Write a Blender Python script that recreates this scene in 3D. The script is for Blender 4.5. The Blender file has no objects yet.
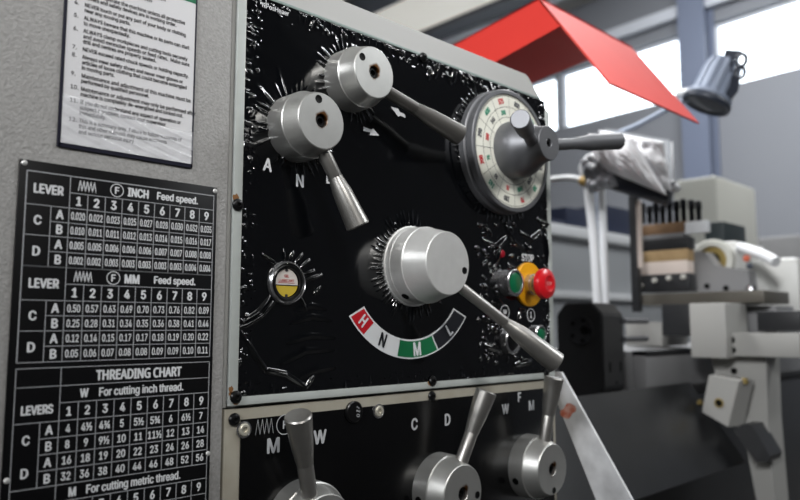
import bpy, bmesh, math, random
import numpy as np
from mathutils import Vector, Matrix

random.seed(7)
RNG = np.random.default_rng(11)
S = bpy.context.scene
COL = S.collection
R = math.radians

# ------------------------------------------------------------------ camera
F_PX, YAW, PITCH = 715.0, R(46.2), R(6.0)
CAM = Vector((0.0, -0.52, 1.10))
fh = Vector((math.cos(YAW), math.sin(YAW), 0))
RT = Vector((math.sin(YAW), -math.cos(YAW), 0))
FW = fh * math.cos(PITCH) + Vector((0, 0, math.sin(PITCH)))
UP = RT.cross(FW)
cd = bpy.data.cameras.new('camera')
cam = bpy.data.objects.new('camera', cd)
COL.objects.link(cam)
cam.matrix_world = Matrix(((RT.x, UP.x, -FW.x, CAM.x), (RT.y, UP.y, -FW.y, CAM.y), (RT.z, UP.z, -FW.z, CAM.z), (0, 0, 0, 1)))
cd.sensor_width = 36.0
cd.lens = F_PX / 800.0 * 36.0
cd.clip_start = 0.02
cd.clip_end = 200
cd.dof.use_dof = True
cd.dof.focus_distance = 0.625
cd.dof.aperture_fstop = 5.6
S.camera = cam

# ------------------------------------------------------------------ world, lights, exposure
S.view_settings.view_transform = 'Standard'
S.view_settings.look = 'None'
S.view_settings.exposure = 0.0
S.view_settings.gamma = 1.0
w = bpy.data.worlds.new('overcast_sky')
S.world = w
w.use_nodes = True
w.node_tree.nodes['Background'].inputs['Color'].default_value = (0.93, 0.97, 1.0, 1)
w.node_tree.nodes['Background'].inputs['Strength'].default_value = 5.0


def area(name, loc, target, size, power, color=(1, 1, 1), spread=180, size_y=None):
    l = bpy.data.lights.new(name, 'AREA')
    l.energy = power
    l.color = color
    l.size = size
    if size_y:
        l.shape = 'RECTANGLE'
        l.size_y = size_y
    l.spread = R(spread)
    o = bpy.data.objects.new(name, l)
    COL.objects.link(o)
    o.location = loc
    o.rotation_euler = (Vector(target) - Vector(loc)).to_track_quat('-Z', 'Y').to_euler()
    return o


def spot(name, loc, target, power, angle, blend, radius, color=(1, 1, 1)):
    l = bpy.data.lights.new(name, 'SPOT')
    l.energy = power
    l.color = color
    l.spot_size = R(angle)
    l.spot_blend = blend
    l.shadow_soft_size = radius
    o = bpy.data.objects.new(name, l)
    COL.objects.link(o)
    o.location = loc
    o.rotation_euler = (Vector(target) - Vector(loc)).to_track_quat('-Z', 'Y').to_euler()
    return o


# daylight from the window side on the left, then unseen fill lights, added
area('window_daylight_left', (-4.6, -1.6, 3.0), (0.5, 0.0, 1.25), 2.0, 85, (0.96, 0.98, 1.0), size_y=1.0)
spot('fill_spot_left', (-3.2, -1.5, 3.0), (0.52, 0.0, 1.64), 640, 19, 1.0, 0.40, (0.97, 0.98, 1.0))  # added unseen spot, its cone fades towards the foot of the machine
spot('fill_spot_bed', (0.8, 1.9, 4.0), (1.62, 0.3, 1.50), 600, 26, 1.0, 0.35, (0.98, 0.99, 1.0))  # added unseen fill that brightens the plastic wrap and tool stack
spot('fill_spot_front', (-0.9, -3.6, 3.9), (0.42, 0.0, 1.57), 640, 19, 1.0, 0.35, (1.0, 0.98, 0.95))  # added unseen spot, lights the front faces and falls off downward
area('fill_strip_front', (1.2, -2.2, 4.6), (0.8, 0.0, 1.2), 2.6, 34, (0.97, 0.99, 1.0), size_y=0.3)  # added unseen strip for highlights on the film wrinkles
area('fill_strip_right', (3.6, -2.4, 3.7), (0.6, 0.0, 1.25), 1.6, 46, (0.95, 0.98, 1.0), size_y=0.25)  # added unseen strip that lifts the hub faces
area('fill_area_back', (5.2, 1.5, 5.4), (7.5, 1.6, 1.0), 3.0, 620, (0.98, 0.99, 1.0))  # added unseen fill for the far end of the hall


# ------------------------------------------------------------------ helpers
def lin(c):
    return tuple(((v / 255.0) / 12.92 if v / 255.0 <= 0.04045 else ((v / 255.0 + 0.055) / 1.055) ** 2.4) for v in c)


def ray(x, y):
    x, y = float(x), float(y)
    return FW + (x - 400) / F_PX * RT + (250 - y) / F_PX * UP


def onX(x, y, X):
    v = ray(x, y)
    return CAM + v * ((X - CAM.x) / v.x)


def onY(x, y, Y):
    v = ray(x, y)
    return CAM + v * ((Y - CAM.y) / v.y)


def mat(name, rgb, rough=0.5, metal=0.0, noise=None, bump=None, coat=0.0, emit=None, alpha=None, spec=0.5, trans=0.0):
    """noise=(scale, amount, rgb2)  bump=(scale, strength, distance)"""
    m = bpy.data.materials.new(name)
    m.use_nodes = True
    nt = m.node_tree
    b = nt.nodes['Principled BSDF']
    c = (*lin(rgb), 1)
    b.inputs['Base Color'].default_value = c
    b.inputs['Roughness'].default_value = rough
    b.inputs['Metallic'].default_value = metal
    b.inputs['Specular IOR Level'].default_value = spec
    b.inputs['Coat Weight'].default_value = coat
    b.inputs['Transmission Weight'].default_value = trans
    if alpha is not None:
        b.inputs['Alpha'].default_value = alpha
    if emit:
        b.inputs['Emission Color'].default_value = (*lin(emit[0]), 1)
        b.inputs['Emission Strength'].default_value = emit[1]
    tc = nt.nodes.new('ShaderNodeTexCoord')
    if noise:
        n = nt.nodes.new('ShaderNodeTexNoise')
        n.inputs['Scale'].default_value = noise[0]
        n.inputs['Detail'].default_value = 5
        nt.links.new(tc.outputs['Object'], n.inputs['Vector'])
        mx = nt.nodes.new('ShaderNodeMix')
        mx.data_type = 'RGBA'
        rp = nt.nodes.new('ShaderNodeMapRange')
        rp.inputs['From Min'].default_value = 0.35
        rp.inputs['From Max'].default_value = 0.75
        rp.inputs['To Max'].default_value = noise[1]
        nt.links.new(n.outputs['Fac'], rp.inputs['Value'])
        nt.links.new(rp.outputs['Result'], mx.inputs['Factor'])
        mx.inputs['A'].default_value = c
        mx.inputs['B'].default_value = (*lin(noise[2]), 1)
        nt.links.new(mx.outputs['Result'], b.inputs['Base Color'])
    if bump:
        n2 = nt.nodes.new('ShaderNodeTexNoise')
        n2.inputs['Scale'].default_value = bump[0]
        n2.inputs['Detail'].default_value = 3
        nt.links.new(tc.outputs['Object'], n2.inputs['Vector'])
        bp = nt.nodes.new('ShaderNodeBump')
        bp.inputs['Strength'].default_value = bump[1]
        bp.inputs['Distance'].default_value = bump[2]
        nt.links.new(n2.outputs['Fac'], bp.inputs['Height'])
        nt.links.new(bp.outputs['Normal'], b.inputs['Normal'])
    return m


def rust_mat(name, rgb, rough, metal, rad, rgb2=(96, 62, 30)):
    """turned steel with a rust bloom round the middle hole of its own face (local origin)"""
    m = mat(name, rgb, rough, metal, bump=(900, 0.08, 0.0004))
    nt = m.node_tree
    b = nt.nodes['Principled BSDF']
    tc = [n for n in nt.nodes if n.type == 'TEX_COORD'][0]
    sp = nt.nodes.new('ShaderNodeSeparateXYZ')
    nt.links.new(tc.outputs['Object'], sp.inputs[0])
    cb = nt.nodes.new('ShaderNodeCombineXYZ')
    nt.links.new(sp.outputs['X'], cb.inputs['X'])
    nt.links.new(sp.outputs['Z'], cb.inputs['Z'])
    ln = nt.nodes.new('ShaderNodeVectorMath')
    ln.operation = 'LENGTH'
    nt.links.new(cb.outputs[0], ln.inputs[0])
    nz = nt.nodes.new('ShaderNodeTexNoise')
    nz.inputs['Scale'].default_value = 75
    nt.links.new(tc.outputs['Object'], nz.inputs['Vector'])
    a = nt.nodes.new('ShaderNodeMath')
    a.operation = 'MULTIPLY_ADD'
    nt.links.new(nz.outputs['Fac'], a.inputs[0])
    a.inputs[1].default_value = -rad * 1.15
    nt.links.new(ln.outputs['Value'], a.inputs[2])
    mr = nt.nodes.new('ShaderNodeMapRange')
    nt.links.new(a.outputs[0], mr.inputs['Value'])
    mr.inputs['From Min'].default_value = -rad * 0.02
    mr.inputs['From Max'].default_value = rad * 0.22
    mr.inputs['To Min'].default_value = 1
    mr.inputs['To Max'].default_value = 0
    n1 = nt.nodes.new('ShaderNodeTexNoise')
    n1.inputs['Scale'].default_value = 60
    n1.inputs['Detail'].default_value = 6
    nt.links.new(tc.outputs['Object'], n1.inputs['Vector'])
    m0 = nt.nodes.new('ShaderNodeMix')
    m0.data_type = 'RGBA'
    nt.links.new(n1.outputs['Fac'], m0.inputs['Factor'])
    m0.inputs['A'].default_value = (*[v * 0.86 for v in lin(rgb)], 1)
    m0.inputs['B'].default_value = (*[min(1, v * 1.12) for v in lin(rgb)], 1)
    m1 = nt.nodes.new('ShaderNodeMix')
    m1.data_type = 'RGBA'
    nt.links.new(mr.outputs[0], m1.inputs['Factor'])
    nt.links.new(m0.outputs['Result'], m1.inputs['A'])
    m1.inputs['B'].default_value = (*lin(rgb2), 1)
    nt.links.new(m1.outputs['Result'], b.inputs['Base Color'])
    return m


def load_font(name):
    import os
    try:
        p = os.path.join(bpy.utils.system_resource('DATAFILES', path='fonts'), name)
        return bpy.data.fonts.load(p)
    except Exception:
        return None


FONT = load_font('Inter.woff2')
FONT2 = load_font('NotoSansHebrew-Regular.woff2')
BOLD = 1.6


class MB:
    """collects shapes into ONE mesh object"""

    def __init__(self):
        self.bm = bmesh.new()

    def box(self, x0, x1, y0, y1, z0, z1, bev=0.0):
        b = bmesh.new()
        bmesh.ops.create_cube(b, size=1)
        for v in b.verts:
            v.co = Vector((x0 + (v.co.x + .5) * (x1 - x0), y0 + (v.co.y + .5) * (y1 - y0), z0 + (v.co.z + .5) * (z1 - z0)))
        if bev:
            bmesh.ops.bevel(b, geom=b.edges[:], offset=bev, segments=2, affect='EDGES', profile=.6)
        return self.take(b)

    def take(self, b, M=None):
        if M:
            bmesh.ops.transform(b, matrix=M, verts=b.verts)
        me = bpy.data.meshes.new('tmp')
        b.to_mesh(me)
        b.free()
        self.bm.from_mesh(me)
        bpy.data.meshes.remove(me)
        return self

    def lathe(self, o, axis, prof, seg=48):
        """prof = [(t, r)...] along axis from o"""
        o = Vector(o)
        a = Vector(axis).normalized()
        u = a.orthogonal().normalized()
        v = a.cross(u)
        rings = []
        for t, r in prof:
            if r < 1e-7:
                rings.append([self.bm.verts.new(o + a * t)])
            else:
                rings.append([self.bm.verts.new(o + a * t + (u * math.cos(2 * math.pi * k / seg) + v * math.sin(2 * math.pi * k / seg)) * r) for k in range(seg)])
        for A, B in zip(rings, rings[1:]):
            for k in range(seg):
                k2 = (k + 1) % seg
                if len(A) == 1 and len(B) == 1:
                    continue
                if len(A) == 1:
                    self.bm.faces.new((A[0], B[k2], B[k]))
                elif len(B) == 1:
                    self.bm.faces.new((A[k], A[k2], B[0]))
                else:
                    self.bm.faces.new((A[k], A[k2], B[k2], B[k]))
        return self

    def cyl(self, p0, p1, r, seg=24, r2=None):
        p0, p1 = Vector(p0), Vector(p1)
        L = (p1 - p0).length
        r2 = r if r2 is None else r2
        e = min(r, r2) * 0.12
        return self.lathe(p0, p1 - p0, [(0, 0), (0, r - e), (e, r), (L - e, r2), (L, r2 - e), (L, 0)], seg)

    def tube(self, pts, r, seg=14):
        pts = [Vector(p) for p in pts]
        # catmull-rom resample
        P = [pts[0]] + pts + [pts[-1]]
        path = []
        for i in range(1, len(P) - 2):
            for k in range(8):
                t = k / 8
                p0, p1, p2, p3 = P[i - 1:i + 3]
                path.append(.5 * ((2 * p1) + (p2 - p0) * t + (2 * p0 - 5 * p1 + 4 * p2 - p3) * t * t + (3 * p1 - p0 - 3 * p2 + p3) * t ** 3))
        path.append(pts[-1])
        rings = []
        u = None
        for i, p in enumerate(path):
            d = (path[min(i + 1, len(path) - 1)] - path[max(i - 1, 0)]).normalized()
            u = d.orthogonal().normalized() if u is None else (u - d * u.dot(d)).normalized()
            v = d.cross(u)
            rings.append([self.bm.verts.new(p + (u * math.cos(2 * math.pi * k / seg) + v * math.sin(2 * math.pi * k / seg)) * r) for k in range(seg)])
        for A, B in zip(rings, rings[1:]):
            for k in range(seg):
                self.bm.faces.new((A[k], A[(k + 1) % seg], B[(k + 1) % seg], B[k]))
        self.bm.faces.new(rings[0][::-1])
        self.bm.faces.new(rings[-1])
        return self

    def prism(self, pts, d):
        """planar polygon pts extruded by the vector d"""
        d = Vector(d)
        A = [self.bm.verts.new(Vector(p)) for p in pts]
        B = [self.bm.verts.new(Vector(p) + d) for p in pts]
        n = len(A)
        self.bm.faces.new(A)
        self.bm.faces.new(B[::-1])
        for k in range(n):
            self.bm.faces.new((A[k], B[k], B[(k + 1) % n], A[(k + 1) % n]))
        bmesh.ops.recalc_face_normals(self.bm, faces=self.bm.faces[:])
        return self

    def xz(self, pts, y, t):
        """polygon given in (x, z) on plane y, thickness t towards the operator"""
        return self.prism([(p[0], y, p[1]) for p in pts], (0, -t, 0))

    def text(self, s, x, z, size, y, sx=1.0, bold=0.0, align='CENTER', rot=0.0, M=None, thick=0.0):
        """flat ink lettering standing in the x-z plane facing -y, centred on z"""
        c = bpy.data.curves.new('tmp', 'FONT')
        c.body = s
        alt = FONT2 if ('D' in s or 'M' in s) else FONT
        if alt:
            c.font = alt
        c.size = size * ((1.19 if alt is FONT2 else 1.30) if alt else 1.0)
        c.align_x = align
        c.align_y = 'CENTER'
        c.extrude = thick
        c.resolution_u = 2
        o = bpy.data.objects.new('tmp', c)
        COL.objects.link(o)
        bpy.context.view_layer.update()
        me = bpy.data.meshes.new_from_object(o.evaluated_get(bpy.context.evaluated_depsgraph_get()))
        bpy.data.objects.remove(o)
        bpy.data.curves.remove(c)
        if M is None:
            M = Matrix.Translation((x, y, z)) @ Matrix.Rotation(-rot, 4, 'Y') @ Matrix.Rotation(R(90), 4, 'X') @ Matrix.Diagonal((sx, 1, 1, 1))
        b = bold * size * BOLD
        last = Vector((0, 0, 0))
        for k, (dx, dy) in enumerate(((0, 0), (b, 0), (-b, 0), (0, b * .7), (0, -b * .7)) if bold else ((0, 0),)):
            me2 = me.copy()
            me2.transform(M @ Matrix.Translation((dx / max(sx, .1), dy, 0.00001 * k)))
            self.bm.from_mesh(me2)
            bpy.data.meshes.remove(me2)
        bpy.data.meshes.remove(me)
        return self

    def build(self, name, m, parent=None, origin=None, sharp=32, recalc=False):
        if recalc:
            bmesh.ops.recalc_face_normals(self.bm, faces=self.bm.faces[:])
        me = bpy.data.meshes.new(name)
        self.bm.to_mesh(me)
        self.bm.free()
        o = bpy.data.objects.new(name, me)
        COL.objects.link(o)
        me.materials.append(m)
        me.polygons.foreach_set('use_smooth', [True] * len(me.polygons))
        me.set_sharp_from_angle(angle=R(sharp))
        org = Vector(origin) if origin is not None else Vector((0, 0, 0))
        if origin is not None:
            me.transform(Matrix.Translation(-org))
        o.location = org
        if parent is not None:
            o.parent = parent
            pw = Vector((0, 0, 0))
            p = parent
            while p is not None:
                pw += p.location
                p = p.parent
            o.location = org - pw
        return o


def tag(o, label=None, cat=None, group=None, kind=None):
    if label:
        o['label'] = label
    if cat:
        o['category'] = cat
    if group:
        o['group'] = group
    if kind:
        o['kind'] = kind
    return o


def empty(name, loc=(0, 0, 0)):
    o = bpy.data.objects.new(name, None)
    o.empty_display_size = 0.05
    COL.objects.link(o)
    o.location = loc
    return o


def struct(name, mb, m):
    return tag(mb.build(name, m), kind='structure')


# ------------------------------------------------------------------ materials
M_hammer = mat('hammered_grey_paint', (150, 149, 147), 0.42, 0.0, noise=(420, 0.7, (122, 121, 119)), bump=(520, 0.55, 0.0012))
M_casing = mat('grey_enamel', (170, 170, 168), 0.4, noise=(14, 0.3, (158, 158, 155)))
M_trim = mat('pale_green_enamel', (170, 175, 172), 0.38, noise=(60, 0.35, (148, 152, 148)))
M_trim2 = mat('cream_enamel', (150, 146, 134), 0.42, noise=(60, 0.4, (128, 120, 104)))
M_steel = rust_mat('turned_steel_rusty_bore', (192, 192, 189), 0.40, 0.86, 0.0105)
M_steel_clean = mat('turned_steel', (226, 226, 224), 0.40, 0.58, noise=(70, 0.4, (204, 204, 202)), bump=(900, 0.06, 0.0003))
M_steel_dark = mat('grey_sprayed_steel', (108, 109, 112), 0.45, 0.6)
M_shaft_shaded = mat('satin_steel_shaded', (92, 90, 87), 0.45, 0.6)  # same lever steel, the top lever's shade put into the colour
M_shaft = mat('lever_satin_steel', (166, 164, 160), 0.36, 0.9, noise=(90, 0.35, (136, 134, 130)))
M_black_screw = mat('black_oxide_screw', (16, 16, 17), 0.3, 0.3)
M_hole = mat('hole_black', (4, 4, 4), 0.5, spec=0.15)  # near-black discs, the dark inside of holes put into the colour
M_film = mat('black_film', (4, 5, 7), 0.10, spec=0.9)
M_plate = mat('black_printed_plate', (6, 6, 7), 0.22, spec=0.4, noise=(300, 0.25, (12, 12, 12)))
M_chart = mat('black_chart_plate', (9, 9, 11), 0.3, spec=0.35, noise=(500, 0.4, (16, 16, 17)))
M_ink = mat('white_ink', (206, 208, 210), 0.6)
M_ink_grey = mat('silver_ink', (172, 174, 176), 0.6)
M_line = mat('grey_ink_line', (150, 152, 155), 0.6)
M_red_ink = mat('red_ink', (178, 22, 34), 0.45)
M_green_ink = mat('green_ink', (10, 98, 58), 0.45)
M_dark_ink = mat('dark_ink', (12, 14, 22), 0.5)
M_paper = mat('white_sheet', (206, 206, 208), 0.5)
M_paper_ink = mat('print_ink', (34, 32, 36), 0.6)
M_cream = mat('dial_ivory', (226, 226, 214), 0.3, coat=0.3)
M_redbtn = mat('red_plastic', (196, 20, 30), 0.3, coat=0.2)
M_greenbtn = mat('green_plastic', (6, 92, 58), 0.3)
M_yellow = mat('yellow_plastic', (222, 156, 8), 0.4)
M_chrome = mat('chrome_ring', (190, 190, 192), 0.22, 0.95)
M_guard = mat('red_guard_enamel', (226, 58, 48), 0.6, noise=(9, 0.25, (208, 46, 40)), spec=0.35)
M_alu = mat('scuffed_bright_metal', (226, 227, 229), 0.45, 0.15, noise=(38, 0.7, (170, 170, 172)), bump=(60, 0.25, 0.002))
M_rustpatch = mat('rust_red_smear', (186, 96, 70), 0.6, noise=(120, 0.8, (214, 190, 180)))
M_tray = mat('oiled_black_sheet', (22, 23, 25), 0.32, 0.2, noise=(12, 0.5, (36, 37, 40)))
M_blackcast = mat('black_casting', (34, 35, 37), 0.42, noise=(30, 0.3, (46, 46, 48)))
M_white_enamel = mat('white_machine_enamel', (208, 208, 204), 0.4, noise=(10, 0.2, (190, 190, 186)))
M_grey_enamel = mat('mid_grey_enamel', (126, 126, 127), 0.4, noise=(12, 0.25, (110, 110, 110)))
M_enamel_shaded = mat('white_enamel_shaded', (164, 163, 159), 0.45, noise=(10, 0.25, (148, 147, 143)))  # white enamel with the shade on the apron put into the colour
M_wood = mat('packing_wood', (176, 148, 106), 0.7, noise=(40, 0.6, (146, 118, 80)))
M_wood_dark = mat('stained_wood', (128, 98, 68), 0.7, noise=(40, 0.6, (98, 74, 52)))
M_palewood = mat('pale_board', (214, 200, 190), 0.7)
M_blacktool = mat('black_tool_steel', (22, 23, 27), 0.35, 0.3)
M_navy = mat('navy_plastic', (28, 36, 58), 0.5)
M_lampblue = mat('lamp_blue_grey', (150, 160, 178), 0.5, 0.1)
M_lampdark = mat('lamp_dark', (48, 54, 66), 0.45, 0.1)
M_lens = mat('lamp_lens', (60, 62, 70), 0.1)
M_pipe = mat('white_pipe', (222, 224, 226), 0.35)
M_tape = mat('amber_tape', (204, 168, 96), 0.5)
M_brass = mat('brass', (158, 138, 84), 0.4, 0.6)
M_bench = mat('bench_grey', (160, 163, 166), 0.5)
M_cab = mat('cabinet_beige_white', (192, 192, 184), 0.5)
M_wall = mat('wall_blue_grey', (112, 115, 121), 0.8, noise=(0.6, 0.3, (102, 105, 111)))
M_wall2 = mat('wall_dim', (84, 84, 86), 0.9)
M_ceil = mat('ceiling_sheet', (196, 194, 188), 0.8)
M_beam = mat('dark_steel_beam', (66, 68, 74), 0.6)
M_beamlight = mat('white_steel_beam', (214, 216, 220), 0.5)
M_column = mat('column_blue', (92, 100, 118), 0.5)
M_sky = mat('roof_skylight', (214, 210, 202), 0.8, emit=((214, 210, 200), 0.55))
M_floor = mat('concrete_floor', (60, 59, 58), 0.6, noise=(2.5, 0.5, (46, 45, 44)))
M_frame = mat('window_frame_white', (214, 218, 224), 0.5)
M_glass = mat('clear_pane', (240, 245, 250), 0.05, trans=1.0)
M_glass.node_tree.nodes['Principled BSDF'].inputs['IOR'].default_value = 1.02
M_sheetplastic = mat('cloudy_plastic_wrap', (248, 248, 250), 0.35)
M_dark_wrap = mat('dark_wrapped_core', (40, 42, 52), 0.35)
M_orange = mat('orange_red_plastic', (176, 84, 58), 0.5)

# ------------------------------------------------------------------ the hall
XW = 9.5
struct('floor', MB().box(-5, 11, -6, 9, -0.1, 0), M_floor)
struct('ceiling', MB().box(-5, 11, -6, 9, 6.0, 6.1), M_ceil)
struct('wall_front', MB().box(-5, 11, -6.1, -6, 0, 6), M_wall2)
struct('wall_left', MB().box(-5.1, -5, -6, 9, 0, 6), M_wall2)
struct('wall_back', MB().box(-5, 11, 9, 9.1, 0, 6), M_wall)


# wall with the ribbon of windows: runs nearly along y, slightly turned
WDIR = Vector((math.cos(R(86.5)), math.sin(R(86.5)), 0))
WNOR = Vector((-WDIR.y, WDIR.x, 0))            # towards the room (-x)
W0 = Vector((9.0, 0.0, 0.0))


def wall_uv(px, py):
    v = ray(px, py)
    t = (W0 - CAM).dot(WNOR) / v.dot(WNOR)
    p = CAM + v * t
    return (p - W0).dot(WDIR), p.z


def wpt(u, z, n=0.0):
    return W0 + WDIR * u + WNOR * n + Vector((0, 0, z))


def wbox(mb, u0, u1, z0, z1, n0, n1):
    mb.prism([wpt(u0, z0, n0), wpt(u1, z0, n0), wpt(u1, z1, n0), wpt(u0, z1, n0)], WNOR * (n1 - n0))


ub = [wall_uv(775 + 60, 30)[0], wall_uv(712, 40)[0], wall_uv(690, 60)[0], wall_uv(560, 100)[0], wall_uv(556, 100)[0], wall_uv(420, 120)[0]]
zb = 0.5 * (wall_uv(561, 131)[1] + wall_uv(700, 90)[1])
zt = wall_uv(684, 32)[1]
ub[0] = ub[1] - (ub[3] - ub[2]) 
U0, U1 = -7.5, 8.6
mb = MB()
wbox(mb, U0, U1, 0, zb, -0.2, 0)
wbox(mb, U0, U1, zt, 6.0, -0.2, 0)
wbox(mb, U0, ub[0], zb, zt, -0.2, 0)
wbox(mb, ub[1], ub[2], zb, zt, -0.2, 0)
wbox(mb, ub[3], ub[4], zb, zt, -0.2, 0)
wbox(mb, ub[5], U1, zb, zt, -0.2, 0)
struct('wall_right', mb, M_wall)
for k, (a, b) in enumerate(((ub[0], ub[1]), (ub[2], ub[3]), (ub[4], ub[5]))):
    fr = MB()
    e = 0.035
    wbox(fr, a, a + e, zb, zt, -0.16, -0.1)
    wbox(fr, b - e, b, zb, zt, -0.16, -0.1)
    wbox(fr, a, b, zb, zb + e, -0.16, -0.1)
    wbox(fr, a, b, zt - e, zt, -0.16, -0.1)
    win = struct('window_%d' % (k + 1), fr, M_frame)
    g = MB()
    wbox(g, a + e, b - e, zb + e, zt - e, -0.135, -0.125)
    g.build('window_pane', M_glass, win)
# steel column in front of the wall
uc0, uc1 = wall_uv(721, 150)[0], wall_uv(694, 150)[0]
mb = MB()
wbox(mb, uc0, uc1, 0, 6.0, 0.02, 0.05)
wbox(mb, uc0, uc1, 0, 6.0, 0.27, 0.30)
um = (uc0 + uc1) / 2
wbox(mb, um - 0.03, um + 0.03, 0, 6.0, 0.05, 0.27)
struct('column', mb, M_column)
# roof beams
for k, (x0, m, hgt, wd) in enumerate(((4.2, M_beam, 0.1, 0.3), (6.55, M_beam, 0.1, 0.52), (8.20, M_beam, 0.1, 0.36), (8.68, M_beamlight, 0.08, 0.14))):
    b = MB().box(x0, x0 + wd, -5.5, 8.8, 6.0 - hgt, 5.995)
    tag(b.build('roof_beam', m), kind='structure')
for k, (xa, xb) in enumerate(((4.55, 6.5), (7.1, 8.17))):
    tag(MB().box(xa, xb, -3.0, 8.5, 5.96, 5.99).build('window_%d' % (k + 4), M_sky), kind='structure')
mb = MB()
wbox(mb, 2.0, 4.7, 5.22, 5.38, 0.02, 0.14)
struct('trim_1', mb, mat('rail_pale', (176, 180, 188), 0.6))

# ------------------------------------------------------------------ gear cover (left)
cover = tag(MB().box(-0.16, 0.3018, 0.0, 0.36, 0.55, 1.4165, 0.0025).build('gear_cover', M_hammer, origin=(0.07, 0.18, 0.55)),
            'grey hammered-paint end cover carrying the safety sheet and the black feed chart', 'machine cover')

# safety sheet
sheet = MB().box(0.1672, 0.2672, -0.0012, 0.0, 1.2262, 1.405).build('safety_sheet', M_paper, cover)
tag(sheet, 'white sheet of numbered safety rules in a shiny sleeve')
bd = MB()
bd.box(0.1665, 0.2680, -0.0016, 0.0, 1.2245, 1.2275)
bd.box(0.1655, 0.1677, -0.0016, 0.0, 1.2245, 1.406)
bd.box(0.2668, 0.2680, -0.0016, 0.0, 1.2245, 1.406)
bd.build('black_border', mat('sheet_border', (14, 14, 34), 0.4), sheet)
MB().box(0.1680, 0.2668, -0.00135, -0.0011, 1.3605, 1.405).build('green_header', mat('header_green', (20, 104, 72), 0.5), sheet)
RULES = [
    (2, 1.3555, ['Read and understand the INSTRUCTION', 'MANUAL, and all warning labels', 'before operating.']),
    (3, None, ['Do NOT operate the machine unless all protective', 'covers and safety devices are in working order.']),
    (4, None, ['NEVER touch or put any part of your body or clothing', 'near any moving parts.']),
    (5, None, ['ALWAYS beware that this machine or its parts can start', 'to move unexpectedly.']),
    (6, None, ['ALWAYS clamp workpieces and cutting tools securely', 'and avoid excessive speeds or feed rates.  Make sure', 'drill and centres are properly seated.']),
    (7, None, ['NEVER exceed rated chuck speeds or holding capacity.']),
    (8, None, ['Always wear safety shoes and never wear gloves or', 'articles of loose clothing that could become entangled', 'in moving parts.']),
    (9, None, ['Maintenance and adjustment of this machine must be', 'performed by qualified personnel.']),
    (10, None, ['Maintenance or adjustment may only be performed after', 'machine is completely de-energized and locked out.']),
    (11, None, ['If you do not understand any aspect of operation or', 'suspect a problem, contact your supervisor', 'immediately.']),
    (12, None, ['This is a summary only. Failure to follow warnings of', 'this and other manuals may cause accidents', 'and serious personal injury.']),
]
z = 1.3555
ink = MB()
n_lines = sum(len(r[2]) for r in RULES)
step = (1.3555 - 1.2375) / (n_lines - 1 + 0.42 * (len(RULES) - 1))
for num, _, lines in RULES:
    ink.text('%d.' % num, 0.1722, z, 0.0044, -0.00145, 0.95, 0.012, 'LEFT')
    for ln_ in lines:
        ink.text(ln_, 0.1795, z, 0.0044, -0.00145, 0.80, 0.016, 'LEFT')
        z -= step
    z -= 0.42 * step
ink.build('rule_lettering', M_paper_ink, sheet)
# clear sleeve: thin wavy film glued over the foot of the sheet
nx, nz = 60, 40
bm = MB()
vs = [[None] * (nz + 1) for _ in range(nx + 1)]
ph = RNG.random(8) * 6
for i in range(nx + 1):
    for j in range(nz + 1):
        u, v = i / nx, j / nz
        x = 0.1672 + 0.0996 * u
        zz = 1.2272 + (0.026 + 0.010 * math.sin(3 * u + 1.0) * (1 - u)) * v
        h = 0.0006 * (math.sin(22 * u + 9 * v + ph[0]) * math.sin(5 * u - 13 * v + ph[1]) + 0.6 * math.sin(47 * u + 17 * v + ph[2]) * math.sin(31 * v + ph[3]))
        vs[i][j] = bm.bm.verts.new((x, -0.0029 - h, zz))
for i in range(nx):
    for j in range(nz):
        bm.bm.faces.new((vs[i][j], vs[i + 1][j], vs[i + 1][j + 1], vs[i][j + 1]))
M_sleeve = mat('clear_sleeve', (235, 236, 240), 0.16, alpha=0.30, spec=0.9, coat=0.6)
bm.build('clear_sleeve', M_sleeve, sheet)

# feed chart plate
CY = -0.0016
chart = MB().box(0.1420, 0.2906, -0.0016, 0.0, 0.845, 1.2118, 0.0006).build('chart_plate', M_chart, cover)
tag(chart, 'black feed and thread chart plate with white printed tables')
rules = MB()
txt = MB()
XL, XC, XD, XR = 0.1472, 0.1636, 0.1756, 0.2876
CW = (XR - XD) / 9.0
LT = 0.00055


def hl(x0, x1, zz, t=LT):
    rules.box(x0, x1, CY - 0.00025, CY, zz - t / 2, zz + t / 2)


def vl(x, z0, z1, t=LT):
    rules.box(x - t / 2, x + t / 2, CY - 0.00025, CY, z0, z1)


TY = CY - 0.0003


def zigzag(mb, x0, x1, zc, h, n, t, y):
    p = [(x0 + (x1 - x0) * k / (2 * n), zc + (h / 2 if k % 2 else -h / 2)) for k in range(2 * n + 1)]
    for (a, b), (c, d) in zip(p, p[1:]):
        q = Vector((c - a, 0, d - b)).normalized()
        nn = Vector((q.z, 0, -q.x)) * t / 2
        A, B = Vector((a, y, b)), Vector((c, y, d))
        mb.bm.faces.new([mb.bm.verts.new(v) for v in (A - nn, B - nn, B + nn, A + nn)])


def ring(mb, x, zc, r, t, y, seg=40):
    A = [mb.bm.verts.new((x + r * math.cos(2 * math.pi * k / seg), y, zc + r * math.sin(2 * math.pi * k / seg))) for k in range(seg)]
    B = [mb.bm.verts.new((x + (r - t) * math.cos(2 * math.pi * k / seg), y, zc + (r - t) * math.sin(2 * math.pi * k / seg))) for k in range(seg)]
    for k in range(seg):
        mb.bm.faces.new((A[k], A[(k + 1) % seg], B[(k + 1) % seg], B[k]))


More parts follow.
